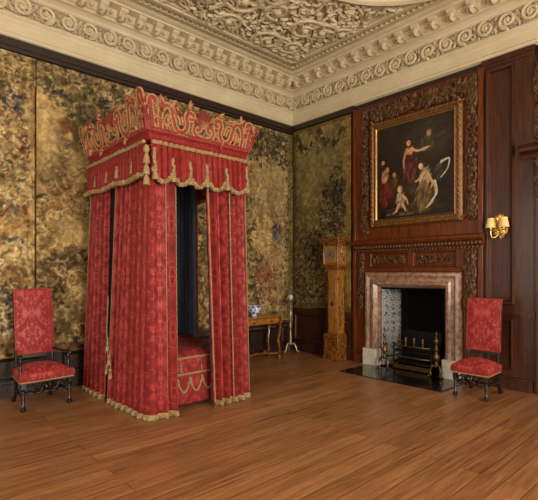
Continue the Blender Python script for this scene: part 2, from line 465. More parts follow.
# full-height panelling right of the chimneypiece
m_ = MB(); m_.box(-.035, 0, -4.52, -3.84, 0, 4.6)
panel_frame(m_, lambda u, v, d: fr_(u, v, d+.035), -4.27, -3.90, 1.15, 4.45, .06, 0, .05)
panel_frame(m_, lambda u, v, d: fr_(u, v, d+.035), -4.25, -3.90, .27, .95, .045, 0, .03)
m_.box(-.075, 0, -4.52, -3.84, 1.02, 1.065); m_.box(-.06, 0, -4.52, -3.84, .985, 1.03)
m_.box(-.09, 0, -4.50, -3.84, 0, .13); m_.box(-.065, 0, -4.50, -3.84, .13, .165)
m_.box(-.048, 0, -4.52, -3.84, 4.48, 4.53); m_.box(-.058, 0, -4.52, -3.84, 4.53, 4.60)
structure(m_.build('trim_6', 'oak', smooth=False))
# door case at the right edge
dc = thing('door_1', (0, -5.2, 0), None, None); structure(dc)
m_ = MB(); m_.box(-.05, 0, -4.63, -4.50, 0, 3.12); m_.box(-.075, 0, -4.60, -4.53, 0, 3.12); m_.box(-.05, 0, -5.9, -5.77, 0, 3.12); m_.box(-.05, 0, -5.9, -4.5, 2.98, 3.12)
m_.build('architrave', 'oak', dc, bev=.01)
m_ = MB(); prof = [(0, 3.10), (.06, 3.10), (.08, 3.15), (.16, 3.19), (.16, 3.23), (.2, 3.27), (.2, 3.29), (0, 3.33)]
m_.prism(prof, lambda u, v, d: V((-u, d, v)), -6.05, -4.36)
m_.build('door_hood', 'oak', dc, smooth=False)
m_ = MB(); m_.box(-.03, 0, -5.77, -4.63, 0, 2.98)
panel_frame(m_, lambda u, v, d: fr_(u, v, d+.03), -5.65, -4.75, .3, 1.2); panel_frame(m_, lambda u, v, d: fr_(u, v, d+.03), -5.65, -4.75, 1.35, 2.85)
m_.build('door_leaf', 'oak_dark', dc, smooth=False)
def carving(m_, u0, u1, v0, v1, d, seed, dens=1.0, fruit=True, fn=fr_, size=1.0, scroll=True):
    """undercut foliage, fruit and scrolls filling a rectangle of the wall plane"""
    r_ = random.Random(seed); n = int(dens*(u1-u0)*(v1-v0)*520)
    o = fn(0, 0, 0); ax = fn(1, 0, 0)-o; ay = fn(0, 1, 0)-o; an = fn(0, 0, 1)-o
    for i in range(n):
        u, v = r_.uniform(u0, u1), r_.uniform(v0, v1); a = r_.uniform(0, 2*PI)
        L = r_.uniform(.06, .12)*size
        u = min(max(u, u0+.5*L), u1-.5*L); v = min(max(v, v0+.95*L), v1-.95*L); a = a if min(u-u0, u1-u) > .8*L else PI/2*r_.choice((1, -1))+r_.uniform(-.5, .5) if u1-u0 < v1-v0 else a
        m_.leaf(fn(u, v, d), ax*math.cos(a)+ay*math.sin(a)+an*.15, an, L, L*r_.uniform(.22, .34), .35, .2)
        if fruit and i % 4 == 0: m_.ball(fn(u, v, d+.025*size), r_.uniform(.018, .034)*size, nu=7, nv=5)
    if scroll:
        for i in range(max(1, n//9)):
            u, v = r_.uniform(u0, u1), r_.uniform(v0, v1); rd = min(r_.uniform(.05, .09)*size, (u1-u0)*.5)
            u = min(max(u, u0+rd), u1-rd); v = min(max(v, v0+rd), v1-rd)
            m_.tube([fn(p, q, d+.035*size) for p, q in spiral2(u, v, rd, .015, r_.uniform(0, 6), 1.3*r_.choice((-1, 1)), 16)], [.016*size-.0006*size*j for j in range(17)], 5)
m_ = MB(); carving(m_, -4.66, -4.50, 3.36, 4.4, .01, 5, 1.6); carving(m_, -4.62, -4.52, 2.55, 3.1, .05, 6, 2.0, size=.9)
m_.build('carved_drop', 'limewood', dc)

# ------------------------------------------------------------------ tapestries: woven pictures painted into the mesh colours
NR = np.random.RandomState(5)
def fbm(h, w, base, octs=4, seed=0):
    r = np.random.RandomState(seed); out = np.zeros((h, w)); amp = 1; tot = 0
    for o in range(octs):
        gx, gy = max(2, int(base*w/max(w, h)*2**o))+2, max(2, int(base*h/max(w, h)*2**o))+2
        g = r.rand(gy, gx)
        yy = np.linspace(0, gy-1.001, h); xx = np.linspace(0, gx-1.001, w)
        yi, xi = yy.astype(int), xx.astype(int); fy, fx = (yy-yi)[:, None], (xx-xi)[None]
        fy = fy*fy*(3-2*fy); fx = fx*fx*(3-2*fx)
        a = g[yi][:, xi]*(1-fx)+g[yi][:, xi+1]*fx; b_ = g[yi+1][:, xi]*(1-fx)+g[yi+1][:, xi+1]*fx
        out += amp*(a*(1-fy)+b_*fy); tot += amp; amp *= .55
    return out/tot
class Paint:
    dim = .98
    """colour picture over a wall rectangle; coordinates are metres (u along the picture, v up)"""
    def __init__(s, u0, u1, v0, v1, res, c, c2, seed=1):
        s.u0, s.u1, s.v0, s.v1 = u0, u1, v0, v1
        s.w = int(abs(u1-u0)*res); s.h = int((v1-v0)*res); s.rs = np.random.RandomState(seed)
        s.n1 = fbm(s.h, s.w, 14, 4, seed+1); s.n2 = fbm(s.h, s.w, 50, 3, seed+2)
        t = np.clip((s.n1-.3)/.4, 0, 1)[..., None]
        s.a = np.array(c, float)*(1-t)+np.array(c2, float)*t
        s.U = np.linspace(u0, u1, s.w)[None].repeat(s.h, 0); s.V = np.linspace(v0, v1, s.h)[:, None].repeat(s.w, 1)
    def win(s, u, v, r):
        su = (s.u1-s.u0)/s.w; sv = (s.v1-s.v0)/s.h
        i0 = (u-r-s.u0)/su; i1 = (u+r-s.u0)/su
        if i0 > i1: i0, i1 = i1, i0
        j0, j1 = (v-r-s.v0)/sv, (v+r-s.v0)/sv
        i0, i1, j0, j1 = max(0, int(i0)), min(s.w, int(i1)+2), max(0, int(j0)), min(s.h, int(j1)+2)
        return None if i0 >= i1 or j0 >= j1 else (slice(j0, j1), slice(i0, i1))
    def ell(s, u, v, ru, rv, col, ang=0, al=1, rough=.5, edge=.25):
        w = s.win(u, v, max(ru, rv)*1.6)
        if w is None: return
        du, dv = s.U[w]-u, s.V[w]-v; c, si = math.cos(ang), math.sin(ang)
        p, q = (du*c+dv*si)/ru, (-du*si+dv*c)/rv
        d = np.sqrt(p*p+q*q)+(s.n2[w]-.5)*rough*2
        m = np.clip((1-d)/edge+.5, 0, 1)*al
        s.a[w] = s.a[w]*(1-m[..., None])+np.array(col)*m[..., None]
    def line(s, pts, wd, col, al=1):
        pts = [tuple(p[:2]) for p in spline([(a, b_, 0) for a, b_ in pts], 10)]
        for i, (u, v) in enumerate(pts):
            t = i/len(pts); s.ell(u, v, wd*(1-.5*t), wd*(1-.5*t), col, 0, al, .15, .5)
    def leaves(s, u0, u1, v0, v1, n, pal, size=.06, ov=True):
        for i in range(n):
            if ov:
                a, r = s.rs.uniform(0, 2*PI), math.sqrt(s.rs.rand())
                u = (u0+u1)/2+(u1-u0)/2*r*math.cos(a); v = (v0+v1)/2+(v1-v0)/2*r*math.sin(a)
            else: u, v = s.rs.uniform(u0, u1), s.rs.uniform(v0, v1)
            L = size*.72*s.rs.uniform(.5, 1.2); an_ = s.rs.uniform(0, PI); cc = pal[s.rs.randint(len(pal))]
            k = s.rs.uniform(.28, .5)
            s.ell(u, v, L, L*k, [q*.84 for q in cc], an_, .8, .3, .5)
            s.ell(u+.012*s.rs.uniform(-1, 1), v+.010, L*.75, L*k*.5, [q*1.05+4 for q in cc], an_, .7, .3, .5)
    def drape(s, u, v, ru, rv, ang, pal, n=14):
        for i in range(n):
            t = (i/(n-1)-.5)*2; c, si = math.cos(ang), math.sin(ang)
            for q in range(3):
                o = rv*(q-1)*.55; a2 = ang+PI/2+.35*t+s.rs.uniform(-.25, .25); m = pal[s.rs.randint(len(pal))]; b = pal[0]
                s.ell(u+t*ru*.9*c+o*math.cos(a2), v+t*ru*.9*si+o*math.sin(a2), rv*.45*(1-.35*t*t), ru*1.15/n, [x*.55+y*.45 for x, y in zip(m, b)], a2, .85, .5, .5)
    def contours(s, u0, u1, v0, v1, n, pal, wd=.009, al=.6):
        for i in range(n):
            u, v, r, a0, k = s.rs.uniform(u0, u1), s.rs.uniform(v0, v1), s.rs.uniform(.03, .11), s.rs.uniform(0, 6), s.rs.choice((-1, 1))
            pts = [(u+r*math.cos(a0+k*t*.7)*(1-.12*t), v+r*math.sin(a0+k*t*.7)*(1-.12*t)) for t in range(4)]
            c = pal[s.rs.randint(len(pal))]
            for (x0, y0), (x1, y1) in zip(pts, pts[1:]):
                s.ell((x0+x1)/2, (y0+y1)/2, math.hypot(x1-x0, y1-y0)*.6, wd, c, math.atan2(y1-y0, x1-x0), al, .15, .6)
    def rect(s, u0, u1, v0, v1, col, al=1):
        w = (s.U >= min(u0, u1)) & (s.U <= max(u0, u1)) & (s.V >= v0) & (s.V <= v1)
        m = (w*al)[..., None]; s.a = s.a*(1-m)+np.array(col)*m
    def done(s, contrast=.26):
        n3 = fbm(s.h, s.w, 130, 2, 77)
        a = s.a*(1+(s.n2-.5)*contrast*2+(s.n1-.5)*contrast+(n3-.5)*contrast*1.6)[..., None]
        a = np.clip(a*s.dim, 4, 250)/255
        l = np.where(a <= .04045, a/12.92, ((a+.055)/1.055)**2.4)
        return np.concatenate([l, np.ones(l.shape[:2]+(1,))], 2)
def sheet(p, fn):
    m_ = MB()
    us = np.linspace(p.u0, p.u1, p.w); vs = np.linspace(p.v0, p.v1, p.h)
    m_.grid(p.w, p.h, lambda i, j: fn(us[i], vs[j]), None)
    m_.uv = [((0, 0),)*4]*len(m_.f)
    m_.c = p.done().reshape(-1, 4); return m_
TAN, TAN2 = (146, 118, 78), (170, 142, 98)
OLV = [(88, 76, 46), (72, 63, 41), (110, 93, 58), (60, 53, 36), (130, 108, 68)]
DRK = [(38, 40, 34), (30, 36, 46), (56, 52, 34), (74, 64, 36), (44, 40, 26)]
GLD = [(158, 130, 80), (136, 110, 66), (112, 92, 54), (180, 152, 100), (98, 82, 48)]
BRN = [(112, 82, 46), (88, 62, 34), (140, 106, 60), (168, 134, 80), (66, 46, 26)]
PAL = [(190, 162, 108), (168, 138, 86), (204, 180, 128), (138, 108, 64), (104, 80, 46)]
NVY = [(44, 50, 62), (62, 68, 80), (34, 38, 48)]
RED = [(124, 56, 44), (104, 44, 36), (146, 84, 64), (88, 38, 32)]
ROSE_ = [(122, 78, 56), (136, 94, 66), (106, 64, 44)]
CRM = [(204, 184, 138), (190, 166, 116), (214, 196, 152)]

# large landscape tapestry behind the bed
p = Paint(-4.875, -.04, .5, 4.42, 84, TAN, TAN2, 1)
p.leaves(-4.9, 0, .5, 2.6, 2600, PAL+PAL+BRN+GLD, .085, False)
p.leaves(-4.3, -1.0, .6, 4.0, 2000, OLV+BRN+GLD, .1, False)
p.rect(-4.9, -4.55, 2.95, 3.95, (172, 144, 90), .75)
p.leaves(-4.9, 0, 4.0, 4.45, 1300, GLD+OLV, .07, False)
p.leaves(-4.72, -4.35, 3.8, 4.1, 34, NVY+OLV+DRK, .05)
p.leaves(-4.5, -3.7, 3.35, 4.15, 420, DRK+OLV+GLD, .07)
p.drape(-4.52, 3.62, .14, .12, .4, [(112, 76, 36), (84, 54, 26), (136, 96, 48)], 8)
p.drape(-4.66, 3.50, .08, .05, .4, [(104, 70, 34), (74, 46, 24)], 6)
p.line([(-4.35, 3.7), (-4.42, 3.2), (-4.62, 2.8), (-4.75, 2.5)], .05, (92, 78, 40))
p.leaves(-4.75, -4.3, 2.75, 3.45, 90, GLD+OLV, .08)
p.leaves(-4.87, -4.55, 1.9, 3.0, 80, OLV+BRN+GLD, .08)
p.ell(-4.3, 3.0, .2, .3, (176, 148, 92), 0, .8, .6)
p.leaves(-4.25, -4.0, 2.5, 3.2, 60, DRK+OLV, .08)
p.drape(-4.45, 2.62, .3, .22, .5, BRN+PAL, 12); p.drape(-4.4, 2.25, .36, .2, 1.0, PAL+BRN, 14)
p.leaves(-4.6, -4.3, 2.55, 2.85, 60, BRN+ROSE_+PAL, .05)
p.drape(-4.25, 1.95, .34, .24, .2, PAL, 12); p.line([(-4.55, 1.95), (-4.35, 2.14), (-4.1, 2.05)], .05, (196, 166, 106))
p.leaves(-4.6, -4.15, 1.5, 1.95, 110, BRN+DRK, .08)
p.drape(-4.3, 1.45, .25, .2, 1.4, PAL, 10); p.leaves(-4.85, -4.5, 1.2, 1.9, 70, BRN+OLV+DRK, .07)
p.leaves(-4.87, -4.1, .6, 1.25, 150, BRN+GLD+DRK, .09)
p.drape(-4.2, 1.0, .2, .26, .3, BRN, 9)
# right end: beside the bed
p.rect(-1.15, -.28, 2.6, 3.85, (164, 138, 86), .75)
p.leaves(-1.3, -.05, 3.75, 4.35, 190, DRK+OLV, .09, False); p.leaves(-1.2, -.1, 3.6, 3.85, 40, NVY+DRK, .06)
p.line([(-.62, 2.4), (-.62, 3.2), (-.64, 3.6)], .03, (108, 90, 58))
for k_ in range(9):
    a = k_/8*PI; p.line([(-.62, 2.75), (-.62+.16*math.cos(a), 3.0+.3*math.sin(a)), (-.62+.26*math.cos(a), 2.85+.55*math.sin(a))], .028, [(120, 102, 64), (142, 120, 76), (98, 84, 52)][k_ % 3], .8)
p.leaves(-1.0, -.3, 2.1, 2.8, 80, PAL+BRN, .08)
p.drape(-.9, 2.2, .22, .3, 1.3, PAL, 10)
p.leaves(-.6, -.35, 2.35, 2.55, 14, NVY, .06); p.ell(-.66, 2.55, .06, .07, (190, 150, 108)); p.ell(-.5, 2.3, .07, .15, (54, 66, 92), .5)
p.drape(-.6, 2.0, .18, .3, 1.5, PAL+BRN, 9); p.drape(-.72, 1.55, .2, .34, 1.5, RED+BRN+PAL, 10); p.drape(-.38, 1.8, .15, .36, 1.5, PAL, 8)
p.leaves(-1.0, -.2, .9, 1.4, 90, BRN+PAL+RED, .07)
p.leaves(-.34, -.2, 1.2, 3.6, 70, OLV+GLD+NVY, .05, False)
p.rect(-.19, -.04, .5, 4.42, (104, 86, 44), .75); p.leaves(-.18, -.05, .5, 4.4, 90, GLD+OLV+DRK, .04, False)
def mass(u, v, ru, rv, col, al=.5, ang=0): p.ell(u, v, ru, rv, col, ang, al, .7, .5)
mass(-4.35, 2.1, .34, .2, (182, 152, 98), .6, .4); mass(-4.36, 1.62, .26, .24, (88, 64, 38), .55); mass(-4.22, 1.22, .2, .2, (184, 152, 96), .65); mass(-4.74, 1.6, .12, .25, (96, 72, 44), .45)
mass(-4.45, 2.68, .26, .2, (150, 106, 68), .45, .6); mass(-4.65, 2.2, .16, .3, (164, 132, 82), .45); mass(-4.2, 3.05, .2, .26, (178, 148, 96), .6); mass(-4.15, 3.7, .26, .3, (84, 74, 44), .4)
mass(-4.6, .85, .4, .2, (124, 94, 56), .4); mass(-4.72, 3.4, .12, .5, (170, 142, 94), .6)
mass(-.62, 3.25, .3, .55, (160, 136, 92), .55); mass(-.85, 2.4, .2, .35, (166, 138, 90), .5); mass(-.5, 1.9, .16, .5, (150, 116, 72), .45); mass(-.75, 1.5, .2, .3, (132, 84, 58), .45); mass(-.45, 1.2, .2, .25, (158, 126, 82), .5)
for q in range(6): p.line([(-.62, 2.7), (-.62+.05*(q-2.5), 3.1), (-.62+.11*(q-2.5), 3.45-.05*abs(q-2.5))], .02, (112, 94, 62), .6)
p.leaves(-.58, -.42, 2.3, 2.5, 10, NVY, .05); mass(-.66, 2.52, .05, .06, (186, 146, 106), .8); mass(-.5, 2.62, .045, .05, (180, 140, 100), .8)
for q in range(70):          # broad soft swirls of cloth and leaf that tie the design together
    u, v = p.rs.uniform(-4.85, -3.9), p.rs.uniform(.7, 3.2); r = p.rs.uniform(.08, .22); a0 = p.rs.uniform(0, 6)
    p.line([(u+r*math.cos(a0+t*.5)*(1-t*.08), v+r*math.sin(a0+t*.5)*(1-t*.08)) for t in range(7)], .013, (PAL+GLD)[p.rs.randint(10)], .35)
p.line([(-4.62, 1.95), (-4.45, 2.12), (-4.2, 2.12), (-4.05, 2.0)], .045, (172, 142, 88), .7); p.line([(-4.5, 1.2), (-4.35, 1.32), (-4.15, 1.3)], .04, (176, 146, 92), .7)
p.rect(-4.9, 0, .5, .62, (86, 40, 28), .6)
def hang(seed, amp=.012):
    return lambda u, v: (math.sin(u*4.1+seed)+.6*math.sin(u*9.7+seed*2))*amp*(1-.6*(v-.5)/4)
p.contours(-4.85, -3.9, .6, 3.3, 170, [(70, 48, 28), (92, 64, 38), (58, 46, 30)], .009, .45); p.contours(-1.2, -.2, .6, 3.6, 170, [(70, 48, 28), (92, 64, 38), (58, 46, 30)], .009, .45)
p.contours(-4.85, -3.9, .6, 3.3, 150, PAL+CRM, .012, .5); p.contours(-1.2, -.2, .6, 3.6, 150, PAL+CRM, .012, .5)
p.contours(-4.85, -.1, 3.8, 4.4, 330, DRK+OLV+GLD+GLD, .012, .5)
mass(-4.74, 3.45, .13, .5, (178, 150, 102), .55); mass(-4.5, 3.2, .2, .2, (166, 138, 92), .35); mass(-.62, 3.2, .3, .5, (156, 132, 90), .4)
h1 = hang(1)
o = sheet(p, lambda u, v: (u, -.030-h1(u, v), v)).build('tapestry', 'tapestry', solid=-.012)
tag(o, 'wide faded verdure tapestry covering the back wall behind the canopied bed', 'tapestry', 'woven wall tapestries')
# narrow figured tapestry at the far left
p = Paint(-6.3, -4.885, .5, 4.42, 84, (150, 122, 74), (172, 146, 96), 9)
MUT = [(64, 66, 74), (78, 80, 84), (54, 58, 70), (92, 90, 84)]; ROSE = [(122, 66, 50), (104, 52, 42), (140, 88, 64)]
p.leaves(-6.3, -4.9, .5, 4.4, 1500, GLD+PAL+PAL+CRM, .075, False)
p.leaves(-6.3, -4.9, 4.0, 4.42, 400, GLD+OLV, .065, False)
p.leaves(-5.45, -5.0, 3.5, 4.1, 130, PAL+ROSE+GLD, .06)
p.leaves(-5.3, -5.02, 3.55, 3.95, 46, MUT+NVY+OLV, .055); p.line([(-5.18, 3.98), (-5.12, 3.75), (-5.04, 3.55)], .018, (52, 58, 74), .8)
p.line([(-5.42, 3.95), (-5.3, 3.68), (-5.2, 3.45)], .03, (124, 76, 58), .6); p.line([(-5.45, 3.7), (-5.35, 3.5)], .03, (118, 66, 50), .6)
p.leaves(-5.12, -4.96, 3.05, 3.4, 30, ROSE+RED+MUT, .05)
for k_ in range(9):
    a = PI*(-.15+1.3*k_/8)
    for r0, cc in ((1, (84, 82, 58)), (.7, (110, 104, 74))):
        p.line([(-5.16, 2.75), (-5.16+.09*r0*math.cos(a), 2.82+.1*r0*math.sin(a)), (-5.16+.19*r0*math.cos(a), 2.86+.22*r0*math.sin(a))], .016, cc, .7)
p.leaves(-5.35, -5.0, 2.5, 3.1, 90, OLV+PAL+GLD, .05)
p.line([(-5.36, 1.98), (-5.28, 2.3), (-5.18, 2.44)], .022, (122, 58, 44), .7); p.line([(-5.02, 2.45), (-4.98, 2.25), (-4.99, 2.05)], .03, (118, 54, 42), .7)
p.line([(-5.30, 1.95), (-5.22, 2.25)], .018, (140, 74, 50), .7)
p.drape(-5.13, 2.2, .11, .22, 1.4, [(166, 130, 76), (146, 104, 56), (176, 142, 86)], 9)
p.leaves(-5.14, -5.08, 2.33, 2.47, 10, [(100, 102, 108), (122, 122, 122), (78, 82, 92)], .035)
p.line([(-5.2, 2.0), (-5.08, 2.03), (-4.99, 1.86), (-4.97, 1.74)], .024, (58, 62, 72), .7)
for k_ in range(3): p.drape(-5.15, 1.86-.1*k_, .17, .1, .1, PAL+CRM, 10)
p.drape(-5.15, 1.55, .16, .15, 0, [(124, 92, 54), (104, 74, 42), (142, 108, 66)], 9); p.drape(-5.17, 1.42, .12, .08, 0, [(96, 68, 38), (120, 88, 52)], 7)
p.leaves(-5.4, -4.93, .75, 1.40, 420, CRM+CRM+PAL+MUT+[(186, 168, 128)], .05, False)
p.leaves(-5.3, -4.95, .8, 1.36, 60, MUT+NVY+ROSE, .05, False)
p.leaves(-5.4, -4.93, .5, .75, 90, BRN+GLD, .06, False)
for q in range(60): p.ell(-4.93+.008*math.sin(q), 1.0+q*.052, .012, .03, (150, 118, 66), 0, .5)
p.rect(-4.905, -4.885, .5, 4.05, (84, 42, 26), .9)
p.contours(-5.5, -4.93, .6, 4.3, 170, [(70, 48, 28), (92, 64, 38), (58, 56, 50)], .009, .45); p.contours(-5.5, -4.93, .6, 4.3, 260, CRM+PAL, .011, .5)
h2 = hang(4)
o = sheet(p, lambda u, v: (u, -.030-h2(u, v), v)).build('tapestry', 'tapestry', solid=-.012)
tag(o, 'cream figured tapestry with red drapery and blue flowers behind the armchair at far left', 'tapestry', 'woven wall tapestries')
# tapestry on the right-hand wall, by the clock (u = y)
p = Paint(-.065, -1.53, .88, 4.48, 84, (112, 98, 56), (132, 114, 68), 21)
p.leaves(-1.4, -.15, .95, 2.5, 900, OLV+GLD+BRN, .07, False)
p.leaves(-1.4, -.15, .95, 1.7, 400, DRK+OLV+GLD, .06, False)
p.rect(-.2, -.9, 2.6, 4.0, (128, 112, 68), .6)
p.leaves(-1.42, -.75, 2.2, 3.3, 520, DRK+DRK+OLV+GLD, .06); p.leaves(-1.4, -1.0, 2.8, 3.6, 90, DRK, .06)
p.leaves(-1.1, -.4, 1.7, 2.4, 110, DRK+OLV, .07); p.line([(-1.25, 1.4), (-1.2, 2.0), (-1.12, 2.7)], .045, (48, 38, 22))
p.leaves(-.7, -.15, 1.5, 2.0, 60, GLD+OLV, .06)
for a, b_ in ((-.15, -.75), (-.75, -1.38)):
    p.line([(a, 4.35), (a*.75+b_*.25, 4.1), ((a+b_)/2, 4.02), (a*.25+b_*.75, 4.1), (b_, 4.35)], .07, (78, 66, 34))
    for i in range(46):
        t = p.rs.rand(); u = a+(b_-a)*t; v = 4.35-.32*math.sin(PI*t)+p.rs.uniform(-.07, .07)
        p.ell(u, v, .05, .025, (GLD+DRK+OLV)[p.rs.randint(15)], p.rs.uniform(0, PI), .9)
for u in (-.15, -.75, -1.4): p.leaves(u-.06, u+.06, 3.85, 4.4, 26, OLV+GLD+DRK, .05)
p.rect(-1.53, -1.42, .88, 4.5, (134, 104, 46), .9); p.leaves(-1.51, -1.44, .9, 4.5, 90, GLD+[(176, 140, 70)], .035, False)
p.rect(-.14, -.05, .88, 4.5, (92, 74, 36), .9); p.leaves(-.13, -.06, .9, 4.5, 70, GLD+OLV, .03, False)
p.rect(-1.53, -.05, .88, .99, (96, 78, 38), .9); p.leaves(-1.5, -.05, .89, .98, 60, GLD+OLV, .03, False)
p.rect(-1.53, -.05, 4.41, 4.5, (104, 84, 40), .9)
p.contours(-1.4, -.15, 1.0, 3.2, 200, DRK, .009, .4); p.contours(-1.4, -.15, 1.0, 3.2, 160, GLD, .010, .5)
h3 = hang(2, .008)
o = sheet(p, lambda u, v: (-.026-h3(u, v), u, v+.018*math.sin(u*5)*(1-(v-.88)/3.6))).build('tapestry', 'tapestry', solid=-.012)
tag(o, 'olive tapestry of dark trees and swags on the right-hand wall behind the clock', 'tapestry', 'woven wall tapestries')
#PART2
# ------------------------------------------------------------------ the canopied bed
X0, X1, Y0, Y1 = -4.27, -2.98, -2.04, -.40      # plan of the canopy
bed = thing('canopy_bed', ((X0+X1)/2, (Y0+Y1)/2, 0), 'tall four-poster state bed with crimson damask curtains, gold braid and scrolled openwork cresting', 'bed')
for x in (X0+.09, X1-.09):
    for y in (Y0+.09, Y1-.09):
        m_ = MB(); m_.lathe([(.045, 0), (.05, .1), (.05, .5), (.035, .6), (.042, .8), (.03, 1.2), (.03, 2.7), (.03, 2.95)], (x, y, 0), 10); m_.build('bedpost', 'oak_dark', bed)
m_ = MB(); m_.box(X0+.10, X1-.10, Y0+.12, Y1-.08, .28, .40); m_.build('bed_frame', 'oak_dark', bed)
m_ = MB(); m_.box(X0+.12, X1-.12, Y0+.14, Y1-.1, .39, .62); m_.build('mattress', 'linen', bed, bev=.05)
m_ = MB(); m_.box(X0+.08, X1-.08, Y1-.06, Y1-.03, .3, 2.9); m_.build('headcloth', 'damask', bed, smooth=False)
m_ = MB()
m_.box(X0+.02, X1-.02, Y0+.02, Y1-.02, 2.93, 2.99); m_.build('tester', 'tester_cloth', bed, smooth=False)
m_ = MB(); m_.tube([(X0+.16, -.5, .7), (X0+.3, -.5, .72), (X1-.3, -.5, .72), (X1-.16, -.5, .7)], [.08, .12, .12, .08], 12); m_.build('bolster', 'damask', bed)
# counterpane over the mattress: top and a straight drop at the foot
def cp(i, j):
    x = X0+.11+(X1-X0-.22)*i/30
    path = [(-.36, .66), (-.7, .665), (-1.2, .655), (-1.7, .64), (-1.84, .63), (-1.905, .60), (-1.93, .55), (-1.94, .4), (-1.95, .25), (-1.955, .08), (-1.957, .05)]
    y, z = path[j]; return (x, y-.006*math.sin(x*23)*(j > 5), z+.008*math.sin(x*15+y*4)*(j < 5))
m_ = MB(); L_ = [0, .34, .84, 1.34, 1.48, 1.56, 1.61, 1.76, 1.91, 2.08, 2.11]
m_.grid(31, 11, cp, lambda i, j: (i*.036, L_[j])); cpo = m_.build('counterpane', 'damask', bed, solid=.02)
def tuft(m_, path, r=.02, seed=0, n=6, step=.03):
    """nubbly braid / fringe along a path, resampled"""
    P = [V(p) for p in path]; out = []
    for a, b_ in zip(P, P[1:]):
        k_ = max(1, int((b_-a).length/step*2))
        out += [a.lerp(b_, i/k_) for i in range(k_)]
    out.append(P[-1])
    m_.tube(out, [r*(1.12 if i % 2 else .78) for i in range(len(out))], n)
m_ = MB()
for z, y in ((.585, -1.938), (.40, -1.958)): tuft(m_, [(X0+.12, y, z), (X1-.12, y, z)], .014)
for x in (-3.83, -3.55): tuft(m_, [(x, -1.935, .58), (x, -1.955, .42)], .010)
xs = [-4.06+.17*i for i in range(6)]
for a, b_ in zip(xs, xs[1:]):
    tuft(m_, spline([(a, -1.965, .36), (a+.03, -1.968, .25), ((a+b_)/2, -1.972, .19), (b_-.03, -1.968, .25), (b_, -1.965, .36)], 5), .013)
    m_.lathe([(.012, .0), (.022, .03), (.014, .055), (.006, .07)], (a, -1.975, .28), 6)
m_.build('braid', 'braid', cpo)

# curtains
class Cloth:
    def __init__(s, plan, z0, z1, lam, amp, flare, seed, flat=(), spread=(0, 0)):
        s.spread = spread
        s.P = [V((*p, 0)) for p in plan]; s.z0, s.z1, s.lam, s.amp, s.fl = z0, z1, lam, amp, flare; s.flat = flat
        s.L = [0]
        for a, b_ in zip(s.P, s.P[1:]): s.L.append(s.L[-1]+(b_-a).length)
        s.len = s.L[-1]; r_ = random.Random(seed); s.ph = [r_.uniform(0, 6) for _ in range(4)]
    def at(s, d, z, off=0):
        d = min(max(d, 0), s.len); i = 0
        while i < len(s.L)-2 and s.L[i+1] < d: i += 1
        a, b_ = s.P[i], s.P[i+1]; t = (d-s.L[i])/(s.L[i+1]-s.L[i]); p = a.lerp(b_, t)
        T = (b_-a).normalized(); Nn = V((T.y, -T.x, 0))
        # blend normals near corners
        if t < .15 and i > 0:
            T2 = (s.P[i]-s.P[i-1]).normalized(); Nn = (Nn*(.5+t/.3)+V((T2.y, -T2.x, 0))*(.5-t/.3)).normalized()
        if t > .85 and i < len(s.P)-2:
            T2 = (s.P[i+2]-s.P[i+1]).normalized(); q = (1-t); Nn = (Nn*(.5+q/.3)+V((T2.y, -T2.x, 0))*(.5-q/.3)).normalized()
        h = 1-(z-s.z0)/(s.z1-s.z0)
        am = s.amp
        for f0, f1, k_ in s.flat:
            if f0 <= d <= f1: am *= k_+(1-k_)*(abs((d-(f0+f1)/2)/((f1-f0)/2))**6)
        w_ = math.sin(2*PI*d/s.lam+s.ph[0]+.5*math.sin(d*5+s.ph[1])+.25*h)+.4*math.sin(2*PI*d/s.lam*1.9+s.ph[2]-.5*h)
        return p-(b_-a).normalized()*(s.spread[0]*h*max(0, 1-d/.6)-s.spread[1]*h*max(0, 1-(s.len-d)/.4))+Nn*(am*w_*(.75+.35*h)+s.fl*h+off)+V((0, 0, z))
    def mesh(s, nv=26):
        n = max(8, int(s.len/.011)); m_ = MB()
        m_.grid(n, nv, lambda i, j: s.at(s.len*i/(n-1), s.z0+(s.z1-s.z0)*j/(nv-1)),
                lambda i, j: (s.len*i/(n-1)*1.15+s.ph[3], s.z0+(s.z1-s.z0)*j/(nv-1)))
        return m_
    def hem(s, r=.026):
        m_ = MB(); n = int(s.len/.012); H = (.0, .025, .05, .062)
        O = (.012, .016, .012, .004)
        def fn(i, j): 
            p = s.at(s.len*i/(n-1), s.z0+.001, O[j]+.010*(1 if i % 2 else -1)*(j < 2)); p.z = s.z0-.012+H[j]+.006*(i % 3 == 0)*(j == 0); return p
        m_.grid(n, 4, fn); return m_
    def edge(s, d, z0=None, z1=None, r=.009, off=.012):
        z0 = z0 or s.z0+.05; z1 = z1 or s.z1; m_ = MB()
        tuft(m_, [s.at(d, z0+(z1-z0)*i/30, off) for i in range(31)], r, step=.05, n=5); return m_
    def inner(s):
        n = max(8, int(s.len/.02)); m_ = MB()
        m_.grid(n, 14, lambda i, j: s.at(s.len*i/(n-1), s.z0+.04+(s.z1-s.z0-.05)*j/13, -.034)); return m_
def hang_curtain(plan, lam, amp, flare, seed, edges, flat=(), spread=(0, 0)):
    c = Cloth(plan, .014, 2.93, lam, amp, flare, seed, flat, spread)
    o = c.mesh().build('curtain', 'damask', bed, solid=.012)
    c.inner().build('lining', 'blue_lining', o)
    c.hem().build('fringe', 'braid', o)
    for d in edges: c.edge(c.len*0+d).build('braid', 'braid', o)
    return c, o
e = .07
